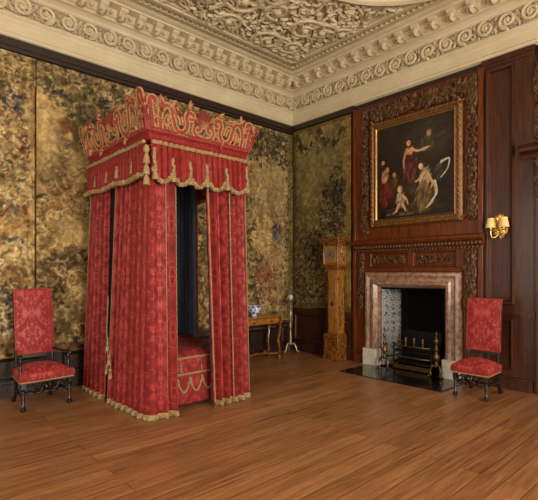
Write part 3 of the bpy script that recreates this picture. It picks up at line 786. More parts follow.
# near corner: from the gap on the long side, round the corner, to the foot opening
cA, oA = hang_curtain([(X0, -1.24), (X0, Y0+.02), (X0+.02, Y0), (X0+.315, Y0)], .115, .036, e, 1, (.01, .30, .97, 1.115), ((.30, .97, .3),), (.10, 0))
cB, oB = hang_curtain([(X0, Y1), (X0, -1.03)], .12, .034, e, 2, (.01, .61), (), (.10, .02))
cC, oC = hang_curtain([(X0+.70, Y0), (X1-.02, Y0), (X1, Y0+.02), (X1, Y0+.42)], .12, .042, e, 3, (.01, .35, .61, 1.0), (), (-.06, 0))
cD, oD = hang_curtain([(X1, Y1-.56), (X1, Y1)], .105, .02, .02, 4, (.01, .55))
# hanging tie cords with tassels on the side gap
m_ = MB()
for zz, yy in ((.74, -1.17), (.58, -1.22), (.46, -1.15), (.42, -1.25)):
    m_.lathe([(.004, .10), (.014, .085), (.009, .07), (.022, .05), (.026, 0)], (X0-.115, yy, zz-.10), 7)
    tuft(m_, [(X0-.100, yy+.02, zz+.06), (X0-.112, yy, zz)], .006); m_.ball((X0-.112, yy, zz+.0), .020)
tuft(m_, [(X0-.075, -1.10, 1.3), (X0-.11, -1.14, .9), (X0-.112, -1.18, .5)], .006)
m_.build('tie_tassels', 'braid', bed)

# valance
vt = 3.03
def valance(plan, bottom, seed, lam=.075, amp=.016):
    c = Cloth(plan, 2.40, vt, lam, amp, .02, seed); n = int(c.len/.009); m_ = MB()
    def fn(i, j):
        d = c.len*i/(n-1); z = vt-(vt-bottom(d))*j/11; return c.at(d, z, .035)
    m_.grid(n, 12, fn, lambda i, j: (c.len*i/(n-1)*1.4, j*.04)); return c, m_
Wd = X1-X0; sw = 5
ed = [.0, .25, .475, .70, .98, Wd+.04]; ed = [x*(Wd+.04)/ed[-1] for x in ed]
def swag(d):
    for a, b_ in zip(ed, ed[1:]):
        if a <= d <= b_:
            t = (d-a)/(b_-a); return 2.70-.13*math.sin(PI*t)**.7
    return 2.70
def side(d): return 2.625+.012*math.sin(d*9)
P0, P1 = (X0-.02, Y0-.02), (X1+.02, Y0-.02)
for plan, bot, frontal, sd in (([P0, P1], swag, 1, 1), ([(X0-.02, Y1), P0], side, 0, 2), ([P1, (X1+.02, Y1)], side, 0, 3)):
    c, m_ = valance(plan, bot, sd); vo = m_.build('valance', 'damask_valance', bed, solid=.01)
    f = MB()
    tuft(f, [c.at(c.len*i/40, vt-.03, .055) for i in range(41)], .024, step=.045)
    tuft(f, [c.at(c.len*i/120, bot(c.len*i/120)+.01, .052+.006*math.sin(i*1.7)) for i in range(121)], .028, step=.05)
    if frontal:
        for i, d in enumerate(ed):
            d = min(max(d, .02), c.len-.02); top = 2.86 if 0 < i < 5 else 2.93
            tuft(f, [c.at(d, 2.70, .06), c.at(d+.012, 2.75, .066), c.at(d-.008, 2.8, .06), c.at(d, top, .055)], .020, step=.05)
            f.lathe([(.01, .13), (.026, .10), (.016, .08), (.034, .05), (.036, 0)], c.at(d, 2.59, .062), 8)
    else:
        for q in range(4):
            d = c.len*(.18+.21*q)
            p = c.at(d, 2.78, .05); f.ball(p, .022, .022, .045); f.ball(p+V((0, 0, .05)), .018, nu=6, nv=4)
            f.lathe([(.008, .09), (.022, .06), (.028, 0)], c.at(d, 2.70, .05), 7)
    f.build('fringe', 'braid', vo)
# extra drops on the near corner
m_ = MB()
cx, cy = X0-.09, Y0-.09
for zz in (2.90, 2.78, 2.67):
    m_.ball((cx, cy, zz), .034, .034, .05); m_.lathe([(.01, .12), (.03, .07), (.038, 0)], (cx, cy, zz-.15), 8)
m_.build('corner_tassels', 'braid', bed)

# cresting: a flared openwork board on three sides
m_ = MB()
def cove(a, b_, out):
    a, b_, out = V(a), V(b_), V(out); T = (b_-a).normalized()
    pr = [(0, 3.0), (.05, 3.03), (.03, 3.06), (.035, 3.10), (.07, 3.14), (.075, 3.165), (-.02, 3.165), (-.02, 3.0)]
    e0, e1 = 1, 1
    n = len(pr)
    vs = [a+out*o-T*(max(o, 0) if abs(a.y-Y1) > .01 else 0)+V((0, 0, z)) for o, z in pr]+[b_+out*o+T*(max(o, 0) if abs(b_.y-Y1) > .01 else 0)+V((0, 0, z)) for o, z in pr]
    m_.add(vs, [(i, (i+1) % n, n+(i+1) % n, n+i) for i in range(n)]+[tuple(range(n)), tuple(reversed(range(n, 2*n)))])
cove((X0, Y0, 0), (X1, Y0, 0), (0, -1, 0)); cove((X0, Y1, 0), (X0, Y0, 0), (-1, 0, 0)); cove((X1, Y0, 0), (X1, Y1, 0), (1, 0, 0))
m_.build('cornice', 'damask_valance', bed, smooth=False)
def crest(a, b_, out, sd, o1, hs):
    a, b_, out = V(a), V(b_), V(out); T = (b_-a).normalized(); W = (b_-a).length; mid = (a+b_)/2
    red, gold = MB(), MB(); up = V((0, 0, 1))
    def fn(u, v, d=0): return mid+T*(u*(1+.05*v/.42))+up*(3.13+v*hs)+out*(.05+o1*v+d)
    nn = (out-up*.3).normalized()
    def scroll(pts, w=.024):
        for sgn in (1, -1):
            q = [fn(sgn*u, v) for u, v in pts]
            red.tube(q, w, 8, True, .7, nn)
            for off in (-1, 1):
                o2 = []
                for i, (u, v) in enumerate(pts):
                    u0, v0 = pts[max(i-1, 0)]; u1, v1 = pts[min(i+1, len(pts)-1)]
                    l = math.hypot(u1-u0, v1-v0) or 1
                    o2.append(fn(sgn*(u-(v1-v0)/l*w*1.15*off), v+(u1-u0)/l*w*1.15*off, .008))
                gold.tube(o2, .0125, 5)
    S = lambda pts, n=7: [(p[0], p[1]) for p in spline([(u, v, 0) for u, v in pts], n)]
    h = W/2; k_ = h/.645
    scroll(S([(u*k_, v) for u, v in ((.55, .02), (.56, .14), (.545, .25), (.49, .315), (.425, .29), (.40, .19), (.375, .09), (.315, .045), (.25, .07), (.22, .15), (.235, .24), (.20, .30), (.155, .28), (.16, .235), (.19, .235))]))
    scroll(S([(u*k_, v) for u, v in ((.03, .03), (.10, .05), (.135, .12), (.10, .19), (.055, .17), (.06, .125), (.09, .125))]), .02)
    scroll(S([(u*k_, v) for u, v in ((.46, .04), (.485, .12), (.465, .19), (.445, .15), (.46, .125))]), .016)
    scroll(S([(u*k_, v) for u, v in ((.30, .13), (.31, .20), (.345, .25), (.37, .235), (.36, .205))]), .016)
    scroll(S([(u*k_, v) for u, v in ((.655, .0), (.655, .09), (.665, .19), (.678, .29), (.665, .35), (.63, .36), (.615, .32), (.64, .30))]), .028)
    # rail and leaves
    red.tube([fn(-h*1.0, .012), fn(0, .012), fn(h*1.0, .012)], .022, 8); gold.tube([fn(-h, .042), fn(0, .042), fn(h, .042)], .010, 6)
    r_ = random.Random(sd)
    for i in range(9):
        an = PI*(i/8); red.leaf(fn(0, .19), T*math.cos(an)*1.0+up*(.25+math.sin(an)), nn, .12+.07*math.sin(an), .028, .25, .4)
        gold.leaf(fn(0, .17, .012), T*math.cos(an)+up*(.2+math.sin(an)), nn, .09+.03*math.sin(an), .014, .3, .3)
    gold.ball(fn(0, .17, .015), .03)
    for u, v in ((.50, .10), (.345, .30), (.58, .30), (.27, .02), (.13, .26), (.40, .34), (.52, .36), (.20, .36), (.61, .16)):
        for sgn in (1, -1):
            for q in range(5):
                an = r_.uniform(0, 2*PI); (red if q % 2 else gold).leaf(fn(sgn*u*k_, v), T*math.cos(an)+up*math.sin(an), nn, r_.uniform(.05, .10), .02, .4, .4)
            gold.ball(fn(sgn*u*k_, v, .01), .016, nu=6, nv=4)
    o = red.build('cresting', 'crest_red', bed); gold.build('gold_edging', 'crest_gold', o)
crest((X0, Y0, 0), (X1, Y0, 0), (0, -1, 0), 1, .10, .92); crest((X0, Y1, 0), (X0, Y0, 0), (-1, 0, 0), 2, .24, 1.06); crest((X1, Y0, 0), (X1, Y1, 0), (1, 0, 0), 3, .15, .92)
for sx, x in ((-1, X0), (1, X1)):           # leafy plumes on the front corners
    m_ = MB()
    dd = V((sx*.26, -.12, 1)).normalized(); b0 = V((x+sx*.05, Y0-.05, 3.14))
    m_.tube([b0, b0+dd*.15, b0+dd*.26], [.035, .03, .012], 7)
    for i in range(16):
        t = i/15; a = i*2.4
        m_.leaf(b0+dd*(.03+.21*t), dd*.8+V((math.cos(a), math.sin(a), 0))*.6, V((math.cos(a), math.sin(a), .2)), .09, .022, .3, .4)
    m_.build('corner_plume', 'crest_red', bed)

# ------------------------------------------------------------------ chairs
def turned(m_, x, y, z0, z1, r, n=10):
    h = z1-z0
    m_.lathe([(r*1.0, z0), (r*1.25, z0+.04*h), (r*.8, z0+.08*h), (r*1.1, z0+.14*h), (r*.6, z0+.2*h), (r*.95, z0+.42*h), (r*.62, z0+.56*h), (r*1.2, z0+.60*h), (r*1.2, z0+.66*h),
              (r*.62, z0+.70*h), (r*.95, z0+.82*h), (r*.7, z0+.9*h), (r*1.15, z0+.93*h), (r*1.15, z1)], (x, y, 0), n)
def barley(m_, a, b_, r):
    a, b_ = V(a), V(b_); n = 26
    m_.tube([a.lerp(b_, i/n) for i in range(n+1)], [r*(1+.28*math.sin(i*1.5)) for i in range(n+1)], 8)
def make_chair(name, label, W, D, zs, ztop, bw, arms, rake, Wr):
    """local frame: front towards -y, origin on the floor"""
    root = thing(name, (0, 0, 0), label, 'chair')
    hw, hd = W/2-.03, D/2-.03; hr = Wr/2-.02
    tp = lambda x, y: x*(1+(Wr/W-1)*(y/D+.5))
    for sx in (-1, 1):
        m_ = MB(); turned(m_, sx*hw, -hd, 0.0, zs-.10, .024); m_.ball((sx*hw, -hd-.008, .022), .034, .038, .022); m_.box(sx*hw-.026, sx*hw+.026, -hd-.026, -hd+.026, zs-.20, zs-.08)
        m_.build('leg', 'ebonised', root)
        m_ = MB(); sp_ = spline([(sx*hr, hd+.09, .015), (sx*hr, hd+.03, .12), (sx*hr, hd, zs-.12), (sx*hr, hd+.01, zs+.1), (sx*bw/2*.93, hd+rake*.6, zs+.4), (sx*bw/2*.93, hd+rake, ztop-.04)], 6)
        m_.tube(sp_, .021, 8); m_.ball((sx*hr, hd+.10, .035), .03, .035, .035)
        m_.build('back_post', 'ebonised', root)
        m_ = MB(); barley(m_, (sx*hw, -hd, .17), (sx*hr, hd+.005, .17), .016); m_.build('side_stretcher', 'ebonised', root)
    # carved front stretcher with a crest and two S-scrolls
    m_ = MB(); z = zs-.20
    barley(m_, (-hw, -hd+.02, z-.07), (hw, -hd+.02, z-.07), .013)
    for s_ in (-1, 1):
        m_.tube([(s_*u*W, -hd+.01, z+v) for u, v in [(p[0], p[1]) for p in spline([(.40, -.05, 0), (.34, .02, 0), (.25, .03, 0), (.2, -.03, 0), (.12, -.05, 0), (.06, 0, 0), (.09, .035, 0), (.13, .015, 0)], 5)]], .013, 6)
        for q in range(5):
            a = PI*q/4; m_.leaf((s_*.04*W, -hd, z), (s_*math.cos(a), 0, math.sin(a)), (0, -1, 0), .05, .014, .3, .3)
    m_.ball((0, -hd+.01, z-.01), .03)
    m_.build('front_stretcher', 'ebonised', root)
    m_ = MB(); barley(m_, (-hw, 0, .17), (hw, 0, .17), .014); m_.build('cross_stretcher', 'ebonised', root)
    m_ = MB(); m_.prism([(tp(x, y), y) for x, y in ((-W/2+.01, -D/2+.01), (W/2-.01, -D/2+.01), (W/2-.01, D/2-.01), (-W/2+.01, D/2-.01))], lambda u, v, d: V((u, v, d)), zs-.12, zs-.07); m_.build('seat_frame', 'ebonised', root, bev=.006)
    # domed seat cushion
    def cu(i, j):
        u, v = i/18*2-1, j/18*2-1
        # superellipse plan edge softening
        x, y = u*W/2*(1.02), v*D/2*1.02
        ed_ = max(abs(u), abs(v)); k2 = max(0, 1-ed_**6)
        return (tp(x, y), y, zs-.03+.055*(1-u*u)*(1-v*v)+.03*k2)
    m_ = MB(); m_.grid(19, 19, cu, lambda i, j: (i/18*W, j/18*D+.1))
    rim = [(i, 0) for i in range(18)]+[(18, j) for j in range(18)]+[(18-i, 18) for i in range(18)]+[(0, 18-j) for j in range(18)]
    n = len(rim)
    def sd_(i, j):
        p = V(cu(*rim[i % n])); k3 = (0, .012, .012, 0)[j]; c = V((0, 0, p.z)); q = p-c; l = q.length
        p = c+q*(1+k3/l*1.2); p.z = (zs-.03)-(.0, .02, .07, .10)[j]; return p
    m_.grid(n+1, 4, sd_, lambda i, j: (i*.03, -j*.035))
    seat = m_.build('seat', 'damask_chair', root, angle=60)
    m_ = MB(); tuft(m_, [V(sd_(i, 3))+V((0, 0, .006)) for i in range(n+1)], .011, step=.025); m_.build('fringe', 'braid', seat)
    # tall upholstered back
    z0, z1 = zs+.13, ztop
    def bk(i, j, front):
        u, v = i/14*2-1, j/24
        x = u*bw/2; z = z0+(z1-z0)*v
        yb = hd+.012+rake*((z-zs)/(ztop-zs))**1.1
        th = .035+.016*(1-u**4)*(1-(2*v-1)**6)
        return (x, yb-th if front else yb+.022, z)
    m_ = MB(); m_.grid(15, 25, lambda i, j: bk(i, j, True), lambda i, j: (i/14*bw+.02, j/24*(z1-z0)))
    m_.grid(15, 25, lambda i, j: bk(14-i, j, False), lambda i, j: (i/14*bw, j/24*(z1-z0)))
    rim = [(i, 0) for i in range(14)]+[(14, j) for j in range(24)]+[(14-i, 24) for i in range(14)]+[(0, 24-j) for j in range(24)]
    n2 = len(rim)
    m_.grid(n2+1, 2, lambda i, j: bk(*(rim[i % n2]), True) if j else bk(*(rim[i % n2]), False), lambda i, j: (i*.04, j*.05))
    back = m_.build('backrest', 'damask_chair', root, angle=50)
    m_ = MB(); m_.tube([V(bk(*(rim[i % n2]), True))+V((0, -.002, 0)) for i in range(n2+1)], .006, 5); m_.build('piping', 'damask_chair', back)
    m_ = MB(); yb = hd+.012+rake*.1; m_.box(-bw/2+.01, bw/2-.01, yb-.02, yb+.018, zs+.075, zs+.125); m_.build('back_rail', 'ebonised', root, bev=.006)
    if arms:
        for sx in (-1, 1):
            m_ = MB(); turned(m_, sx*(hw+.01), -hd+.06, zs-.10, zs+.17, .02)
            m_.tube(spline([(sx*(hw+.012), -hd+.01, zs+.16), (sx*(hw+.012), -hd+.06, zs+.18), (sx*(hw+.0), 0, zs+.16), (sx*bw/2*.93, hd+.03, zs+.18)], 6), .014, 8)
            m_.ball((sx*(hw+.012), -hd+.01, zs+.155), .024)
            m_.build('armrest', 'ebonised', root)
    return root
ch = make_chair('armchair', 'crimson damask high-backed armchair with low dark arms, beside the left of the bed', .58, .48, .455, 1.385, .44, True, .10, .46)
ch.location = (-4.975, -.60, 0); ch.rotation_euler.z = math.radians(3)
ch = make_chair('side_chair', 'armless crimson damask high-backed side chair standing right of the fireplace', .45, .44, .43, 1.245, .42, False, .07, .42)
ch.location = (-.68, -4.03, 0); ch.rotation_euler.z = math.radians(-90)

# ------------------------------------------------------------------ chimneypiece
cy0, cy1 = -1.88, -3.56
mp = thing('marble_fireplace', (-.1, (cy0+cy1)/2, 0), 'mottled pink marble fireplace surround on white plinth blocks, with blue tiled inner cheek', 'fireplace')
def bolection(prof, y0, y1, z0, z1):
    """moulded surround on three sides; prof = (in from the outer edge, projection)"""
    m_ = MB(); vs = []
    for a, d in prof: vs += [(-d, y0-a, z0), (-d, y0-a, z1-a), (-d, y1+a, z1-a), (-d, y1+a, z0)]
    n = len(prof)
    m_.add(vs, [(j*4+i, j*4+i+1, (j+1)*4+i+1, (j+1)*4+i) for j in range(n-1) for i in range(3)]); return m_
m_ = bolection([(0, .003), (0, .10), (.02, .13), (.06, .14), (.10, .115), (.14, .12), (.165, .15), (.20, .15), (.235, .10), (.25, .08), (.26, .003)], cy0, cy1, .28, 1.60)
m_.build('architrave', 'marble', mp, angle=35)
for y in (cy0-.125, cy1+.125):
    m_ = MB(); m_.box(-.165, -.003, y-.135, y+.135, 0, .285); m_.build('plinth_block', 'white_stone', mp, bev=.006)
for y_, s_ in ((FY0-.006, 1), (FY1+.006, -1)):            # splayed cheeks lined with tiles
    m_ = MB(); m_.prism([(.002, y_), (.46, y_-s_*.16), (.46, y_-s_*.16+s_*.03), (.24, y_-s_*.002)], lambda u, v, d: V((u, v, d)), .01, FZ-.03); m_.build('tiled_cheek', 'delft', mp, smooth=False)
m_ = MB(); m_.box(.462, .50, FY1+.01, FY0-.01, .002, FZ-.004); m_.box(0.004, .50, FY1+.01, FY0-.01, FZ-.03, FZ-.004); m_.box(-.165, .46, FY1+.01, FY0-.01, .001, .010)
m_.box(.36, .46, FY1+.17, FY1+.30, .010, FZ-.03); m_.box(.36, .46, FY0-.30, FY0-.17, .010, FZ-.03)
m_.build('fireback', 'soot', mp, smooth=False)
o = MB().box(-.92, -.168, -3.66, -1.96, 0, .012).build('hearthstone', 'slate', bev=.003)
tag(o, 'polished black stone slab on the floor before the fireplace', 'hearth')
# panelled and carved oak chimneypiece above and beside the marble
ov = thing('overmantel', (0, (cy0+cy1)/2, 0), 'dark carved oak overmantel with foliage and shelf framing the fireplace and painting', 'overmantel')
m_ = MB()
m_.box(-.06, 0, cy0+.02, -1.60, 0, 4.5); m_.box(-.06, 0, -3.86, cy1-.02, 0, 4.5); m_.box(-.06, 0, cy1-.03, cy0+.03, 1.606, 4.5)
m_.box(-.085, 0, -1.66, -1.60, 0, 4.5); m_.box(-.10, 0, -3.87, -3.80, 0, 4.5)
m_.box(-.085, 0, cy1-.03, cy0+.03, 1.606, 1.66)
m_.box(-.12, -.0, cy0+.02, -1.66, 0, .17); m_.box(-.12, -.0, -3.86, cy1-.02, 0, .17)
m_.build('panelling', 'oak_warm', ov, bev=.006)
m_ = MB(); prof = [(0, 1.96), (.09, 1.96), (.10, 1.99), (.13, 2.0), (.14, 2.05), (.20, 2.07), (.22, 2.10), (.22, 2.125), (.16, 2.15), (.10, 2.16), (0, 2.16)]
m_.prism(prof, lambda u, v, d: V((-u, d, v)), -3.90, -1.64); m_.build('mantel_shelf', 'oak_warm', ov, smooth=False)
m_ = MB(); y = -1.70
while y > -3.86: m_.ball((-.135, y, 2.025), .024, .022, .03, 6, 4); m_.leaf((-.105, y, 1.985), (-.2, 0, -1), (-1, 0, 0), .04, .02, .3, 0); y -= .055
m_.build('leaf_moulding', 'limewood', ov)
for a, b_ in ((-2.70, -1.99), (-3.48, -2.80)):
    m_ = MB(); panel_frame(m_, lambda u, v, d: fr_(u, v, d+.06), a-.02, b_+.02, 1.68, 1.93, .035, 0, .035)
    fo = m_.build('frieze_panel', 'oak_warm', ov, smooth=False)
    m_ = MB(); carving(m_, a+.04, b_-.04, 1.73, 1.88, .062, int(-a*10), 1.0, True, size=.75); m_.build('frieze_carving', 'limewood', fo)
m_ = MB(); m_.box(-.085, 0, -2.79, -2.71, 1.68, 1.93); m_.build('frieze_block', 'oak_warm', ov, bev=.006)
m_ = MB(); carving(m_, -3.66, -1.96, 4.155, 4.46, .065, 31, .9, size=1.35); m_.build('carved_festoon', 'limewood', ov)
m_ = MB(); carving(m_, -3.80, -3.635, 2.36, 4.46, .065, 32, 1.1, size=1.2); m_.build('carved_drop', 'limewood', ov)
m_ = MB(); carving(m_, -1.955, -1.79, 2.26, 4.46, .065, 33, 1.1, size=1.1); m_.build('carved_drop', 'limewood', ov)
m_ = MB(); carving(m_, -3.79, -3.60, 1.05, 1.94, .065, 34, 1.2, size=1.2); m_.build('carved_drop', 'limewood', ov)
m_ = MB(); carving(m_, -1.86, -1.72, .95, 1.94, .065, 35, 1.1); m_.build('carved_drop', 'limewood', ov)
# framed picture
py0, py1, pz0, pz1 = -2.0, -3.59, 2.36, 4.14
fp = thing('framed_painting', (-.06, (py0+py1)/2, pz0), 'dark oil painting of a family group in a gilded frame above the fireplace', 'painting')
prof = [(0, 0), (0, .05), (.02, .075), (.05, .08), (.075, .06), (.095, .062), (.11, .075), (.125, .05), (.13, .02)]
m_ = MB(); vs = []
for a, d in prof: vs += [(-.064-d, py0-a, pz0+a), (-.064-d, py0-a, pz1-a), (-.064-d, py1+a, pz1-a), (-.064-d, py1+a, pz0+a)]
m_.add(vs, [(j*4+i, j*4+(i+1) % 4, (j+1)*4+(i+1) % 4, (j+1)*4+i) for j in range(len(prof)-1) for i in range(4)])
fo = m_.build('frame', 'gilt', fp, smooth=False)
m_ = MB(); r_ = random.Random(8)
def along(n, fn2):
    for i in range(n): fn2(i/(n-1))
for t in np.linspace(0, 1, 40):
    for z in (pz0+.045, pz1-.045): m_.leaf((-.135, py0+(py1-py0)*t, z), (0, -1, .5 if int(t*39) % 2 else -.5), (-1, 0, 0), .055, .018, .3, .3)
for t in np.linspace(0, 1, 44):
    for y in (py0-.045, py1+.045): m_.leaf((-.135, y, pz0+(pz1-pz0)*t), (0, .5 if int(t*43) % 2 else -.5, 1), (-1, 0, 0), .055, .018, .3, .3)
m_.build('frame_carving', 'gilt', fo)
m_ = MB(); vs = []
for a, d in ((.118, .07), (.128, .05)): vs += [(-.061-d, py0-a, pz0+a), (-.061-d, py0-a, pz1-a), (-.061-d, py1+a, pz1-a), (-.061-d, py1+a, pz0+a)]
m_.add(vs, [(i, (i+1) % 4, 4+(i+1) % 4, 4+i) for i in range(4)]); m_.build('inner_slip', 'gilt_bright', fo, smooth=False)
p = Paint(0, 1.33, 0, 1.52, 150, (26, 19, 13), (42, 32, 21), 40)
SK = [(196, 148, 104), (168, 118, 80), (212, 170, 128)]; WH = [(190, 172, 138), (150, 130, 98), (208, 192, 160), (120, 100, 74)]
def strokes(u, v, ru, rv, n, pal, ang, L, wd=.3):
    """many short brush marks inside an ellipse, following the fall of a cloth"""
    for i in range(n):
        a, r = p.rs.uniform(0, 2*PI), math.sqrt(p.rs.rand()); c = pal[p.rs.randint(len(pal))]
        p.ell(u+ru*r*math.cos(a), v+rv*r*math.sin(a), L*p.rs.uniform(.6, 1.2), L*wd*p.rs.uniform(.5, 1), c, ang+p.rs.uniform(-.4, .4), .7, .4, .6)
def head(u, v, r, tilt=0, hair=(46, 30, 18), sk=0):
    r *= 1.15; p.ell(u, v+.2*r, r*1.05, r*1.1, hair, tilt, .95, .2, .4); p.ell(u-.15*r, v-.1*r, r*.72, r*.95, SK[sk], tilt, 1, .15, .3); p.ell(u+.25*r, v-.3*r, r*.35, r*.6, SK[1], tilt, .6, .3, .6)
p.ell(.95, 1.28, .45, .25, (56, 48, 34), 0, .7, .8, .8); p.ell(1.0, 1.0, .3, .14, (58, 46, 28), .2, .6, .8, .8); p.ell(.2, .9, .2, .5, (40, 22, 14), 0, .6, .6, .8)
strokes(.95, 1.25, .36, .22, 80, [(48, 42, 30), (36, 30, 20), (64, 56, 38)], .4, .07)
strokes(.62, .45, .42, .26, 240, [(58, 40, 24), (44, 28, 18), (70, 50, 30), (52, 24, 18), (60, 54, 36)], 1.3, .08)
strokes(.7, .14, .5, .08, 80, [(62, 46, 28), (80, 62, 40), (46, 34, 22)], .1, .06)
# bearded man leaning in behind
strokes(.9, 1.12, .10, .14, 50, [(60, 54, 38), (84, 72, 48), (44, 38, 26)], 1.3, .06); head(.93, 1.27, .042, 0, (86, 74, 56), 1)
# standing woman in rose
strokes(.6, .84, .12, .26, 130, [(92, 42, 40), (64, 26, 28), (116, 64, 56), (52, 22, 22)], 1.45, .07)
strokes(.6, 1.06, .07, .06, 30, SK, .2, .03, .6); head(.59, 1.185, .045, .1)
p.line([(.63, 1.08), (.74, 1.03), (.86, 1.05), (.93, 1.06)], .022, SK[0]); p.line([(.54, 1.06), (.5, .92), (.5, .8)], .024, SK[1]); strokes(.86, 1.03, .06, .02, 14, WH, .1, .03)
# seated woman, white shoulders, ochre skirt
strokes(.86, .60, .09, .14, 90, WH, 1.2, .05); head(.80, .78, .048, .3, (62, 40, 22), 2); p.line([(.84, .66), (.76, .58), (.70, .55)], .022, SK[0]); p.line([(.92, .62), (.98, .5), (.96, .42)], .022, SK[0])
strokes(.83, .30, .13, .22, 130, [(116, 92, 50), (84, 64, 36), (140, 116, 70), (58, 44, 24), (100, 78, 44)], 1.3, .07)
for q in range(3): p.line([(1.0+.012*q, .52), (1.03+.012*q, .34), (.98, .2+.02*q), (.88, .12)], .014, WH[q])
strokes(1.1, .66, .07, .12, 40, [(58, 56, 50), (82, 76, 64), (40, 38, 34)], .9, .05)
for q in range(2): p.line([(1.12, .80-.02*q), (1.24, .82), (1.22, .68), (1.12, .56)], .014, WH[q*2])
# kneeling figures in red at the left
strokes(.17, .48, .12, .24, 110, [(98, 32, 22), (66, 22, 16), (122, 52, 32), (48, 18, 14)], 1.3, .07); strokes(.15, .70, .06, .10, 30, SK[:2], 1.2, .035, .5); head(.20, .82, .045, -.2, (40, 28, 18), 1)
strokes(.33, .60, .05, .08, 30, [(84, 60, 40), (60, 40, 26), (110, 78, 52)], 1.2, .04); head(.33, .72, .038, 0, (50, 36, 22), 1); head(.12, .95, .035, 0, (34, 26, 18), 1)
# fair child in white on the ground, little dog
strokes(.44, .30, .075, .12, 80, WH, 1.1, .04); head(.43, .47, .045, .1, (120, 88, 50), 2); p.line([(.47, .36), (.54, .30), (.57, .22)], .02, SK[0]); p.line([(.40, .22), (.36, .12), (.30, .08)], .022, SK[0]); p.line([(.48, .22), (.53, .12)], .022, SK[0])
strokes(.60, .42, .07, .06, 30, [(60, 52, 44), (84, 72, 60), (44, 38, 32)], .5, .035)
strokes(.42, .07, .24, .035, 50, [(110, 92, 64), (80, 64, 44), (60, 46, 30), (140, 120, 90)], .1, .035)
m_ = MB(); us = np.linspace(0, 1, p.w); vs_ = np.linspace(0, 1, p.h)
m_.grid(p.w, p.h, lambda i, j: (-.082, py0-.12+(py1-py0+.24)*us[i], pz0+.12+(pz1-pz0-.24)*vs_[j])); m_.uv = [((0, 0),)*4]*len(m_.f); m_.c = p.done(.15).reshape(-1, 4)
m_.build('canvas', 'canvas_paint', fp, smooth=False, solid=-.01)

# ------------------------------------------------------------------ grate and firedogs
gt = thing('fire_grate', (-.02, -2.80, .012), 'black iron basket grate with brass knobs standing inside the fireplace', 'fire grate')
ga, gb = -2.42, -3.10
for z, mt in ((.40, 'brass'), (.31, 'iron'), (.22, 'brass'), (.13, 'iron')):
    m_ = MB(); m_.tube([(.12, ga, z), (-.06, ga-.02, z), (-.09, ga-.1, z), (-.10, (ga+gb)/2, z), (-.09, gb+.1, z), (-.06, gb+.02, z), (.12, gb, z)], .013, 8); m_.build('bar', 'brass' if mt == 'brass' else 'iron', gt)
m_ = MB(); m_.box(-.05, .26, gb+.03, ga-.03, .12, .15); m_.box(.24, .27, gb, ga, .12, .62)
for y in np.linspace(gb+.06, ga-.06, 11): m_.tube([(-.06, y, .135), (.25, y, .135)], .009, 6)
m_.build('basket', 'iron', gt)
for y in (ga-.01, gb+.01):
    for x in (-.07, .2):
        m_ = MB(); m_.lathe([(.035, .012), (.02, .03), (.014, .08), (.022, .12), (.015, .16), (.016, .42), (.02, .44)], (x, y, 0), 8); m_.build('leg', 'iron', gt)
for y in np.linspace(ga-.10, gb+.14, 4):
    m_ = MB(); m_.lathe([(.012, .40), (.012, .46), (.022, .47), (.012, .49), (.019, .52), (.012, .545), (0, .55)], (-.098, y, 0), 8); m_.build('finial', 'brass', gt)
m_ = MB(); m_.box(-.12, -.10, gb+.02, ga-.02, .03, .10); m_.lathe([(.0, -.01), (.01, 0)], (-.11, -2.7, .06), 4); m_.build('apron', 'brass', gt, bev=.004)
def firedog(y, lab):
    r_ = thing('firedog', (-.2, y, .012), lab, 'firedog', 'brass firedogs in the fireplace')
    m_ = MB(); z = .012
    m_.lathe([(.03, .15), (.045, .17), (.03, .2), (.02, .23), (.045, .28), (.05, .31), (.03, .35), (.018, .38), (.034, .41), (.018, .44), (.014, .5), (.03, .53), (.032, .55), (.014, .58), (.01, .62), (.02, .64), (.008, .67), (0, .70)], (-.2, y, z), 12); m_.build('baluster', 'brass', r_)
    for s_ in (-1, 1):
        m_ = MB(); m_.tube(spline([(-.2, y, .19), (-.22, y+s_*.05, .18), (-.23, y+s_*.085, .11), (-.235, y+s_*.075, .05), (-.24, y+s_*.10, .030)], 6), [.018]*25, 8); m_.ball((-.24, y+s_*.10, .030), .026, .026, .018)
        m_.build('foot', 'brass', r_)
    m_ = MB(); m_.tube([(-.2, y, .2), (-.08, y, .2), (.06, y, .18), (.07, y, .012)], .012, 6); m_.build('log_bar', 'iron', r_)
firedog(-2.335, 'brass baluster firedog before the blue and white tiles, at the fireplace\'s left')
firedog(-3.235, 'brass baluster firedog at the fireplace\'s right end, beside the side chair')

# ------------------------------------------------------------------ longcase clock
cl = thing('longcase_clock', (-.18, -1.28, 0), 'tall slim longcase clock in golden marquetry walnut standing against right wall', 'clock')
def cbox(name, x0, x1, y0, y1, z0, z1, mat, par=cl, bev=.006): return MB().box(x0, x1, y0, y1, z0, z1).build(name, mat, par, bev=bev)
m_ = MB(); m_.box(-.335, -.066, -1.46, -1.11, 0, .09); m_.box(-.325, -.066, -1.45, -1.12, .09, .42)
for a, b_ in ((0, .42), (.012, .445), (.025, .465)): m_.box(-.335+a, -.066, -1.46+a, -1.11-a, b_-.01, b_+.018)
m_.build('plinth', 'walnut_dark', cl, bev=.006)
m_ = MB(); m_.box(-.265, -.066, -1.40, -1.17, .46, 1.66); tk = m_.build('trunk', 'walnut', cl, bev=.005)
m_ = MB(); m_.box(-.275, -.262, -1.37, -1.20, .54, 1.60); dr_ = m_.build('trunk_door', 'walnut', cl, bev=.004)
m_ = MB(); m_.lathe([(.036, 0), (.042, .006), (.036, .012), (0, .012)], (-.276, -1.285, 1.02), 14, Matrix.Rotation(-PI/2, 3, 'Y')); m_.build('lenticle', 'brass', dr_)
m_ = MB()
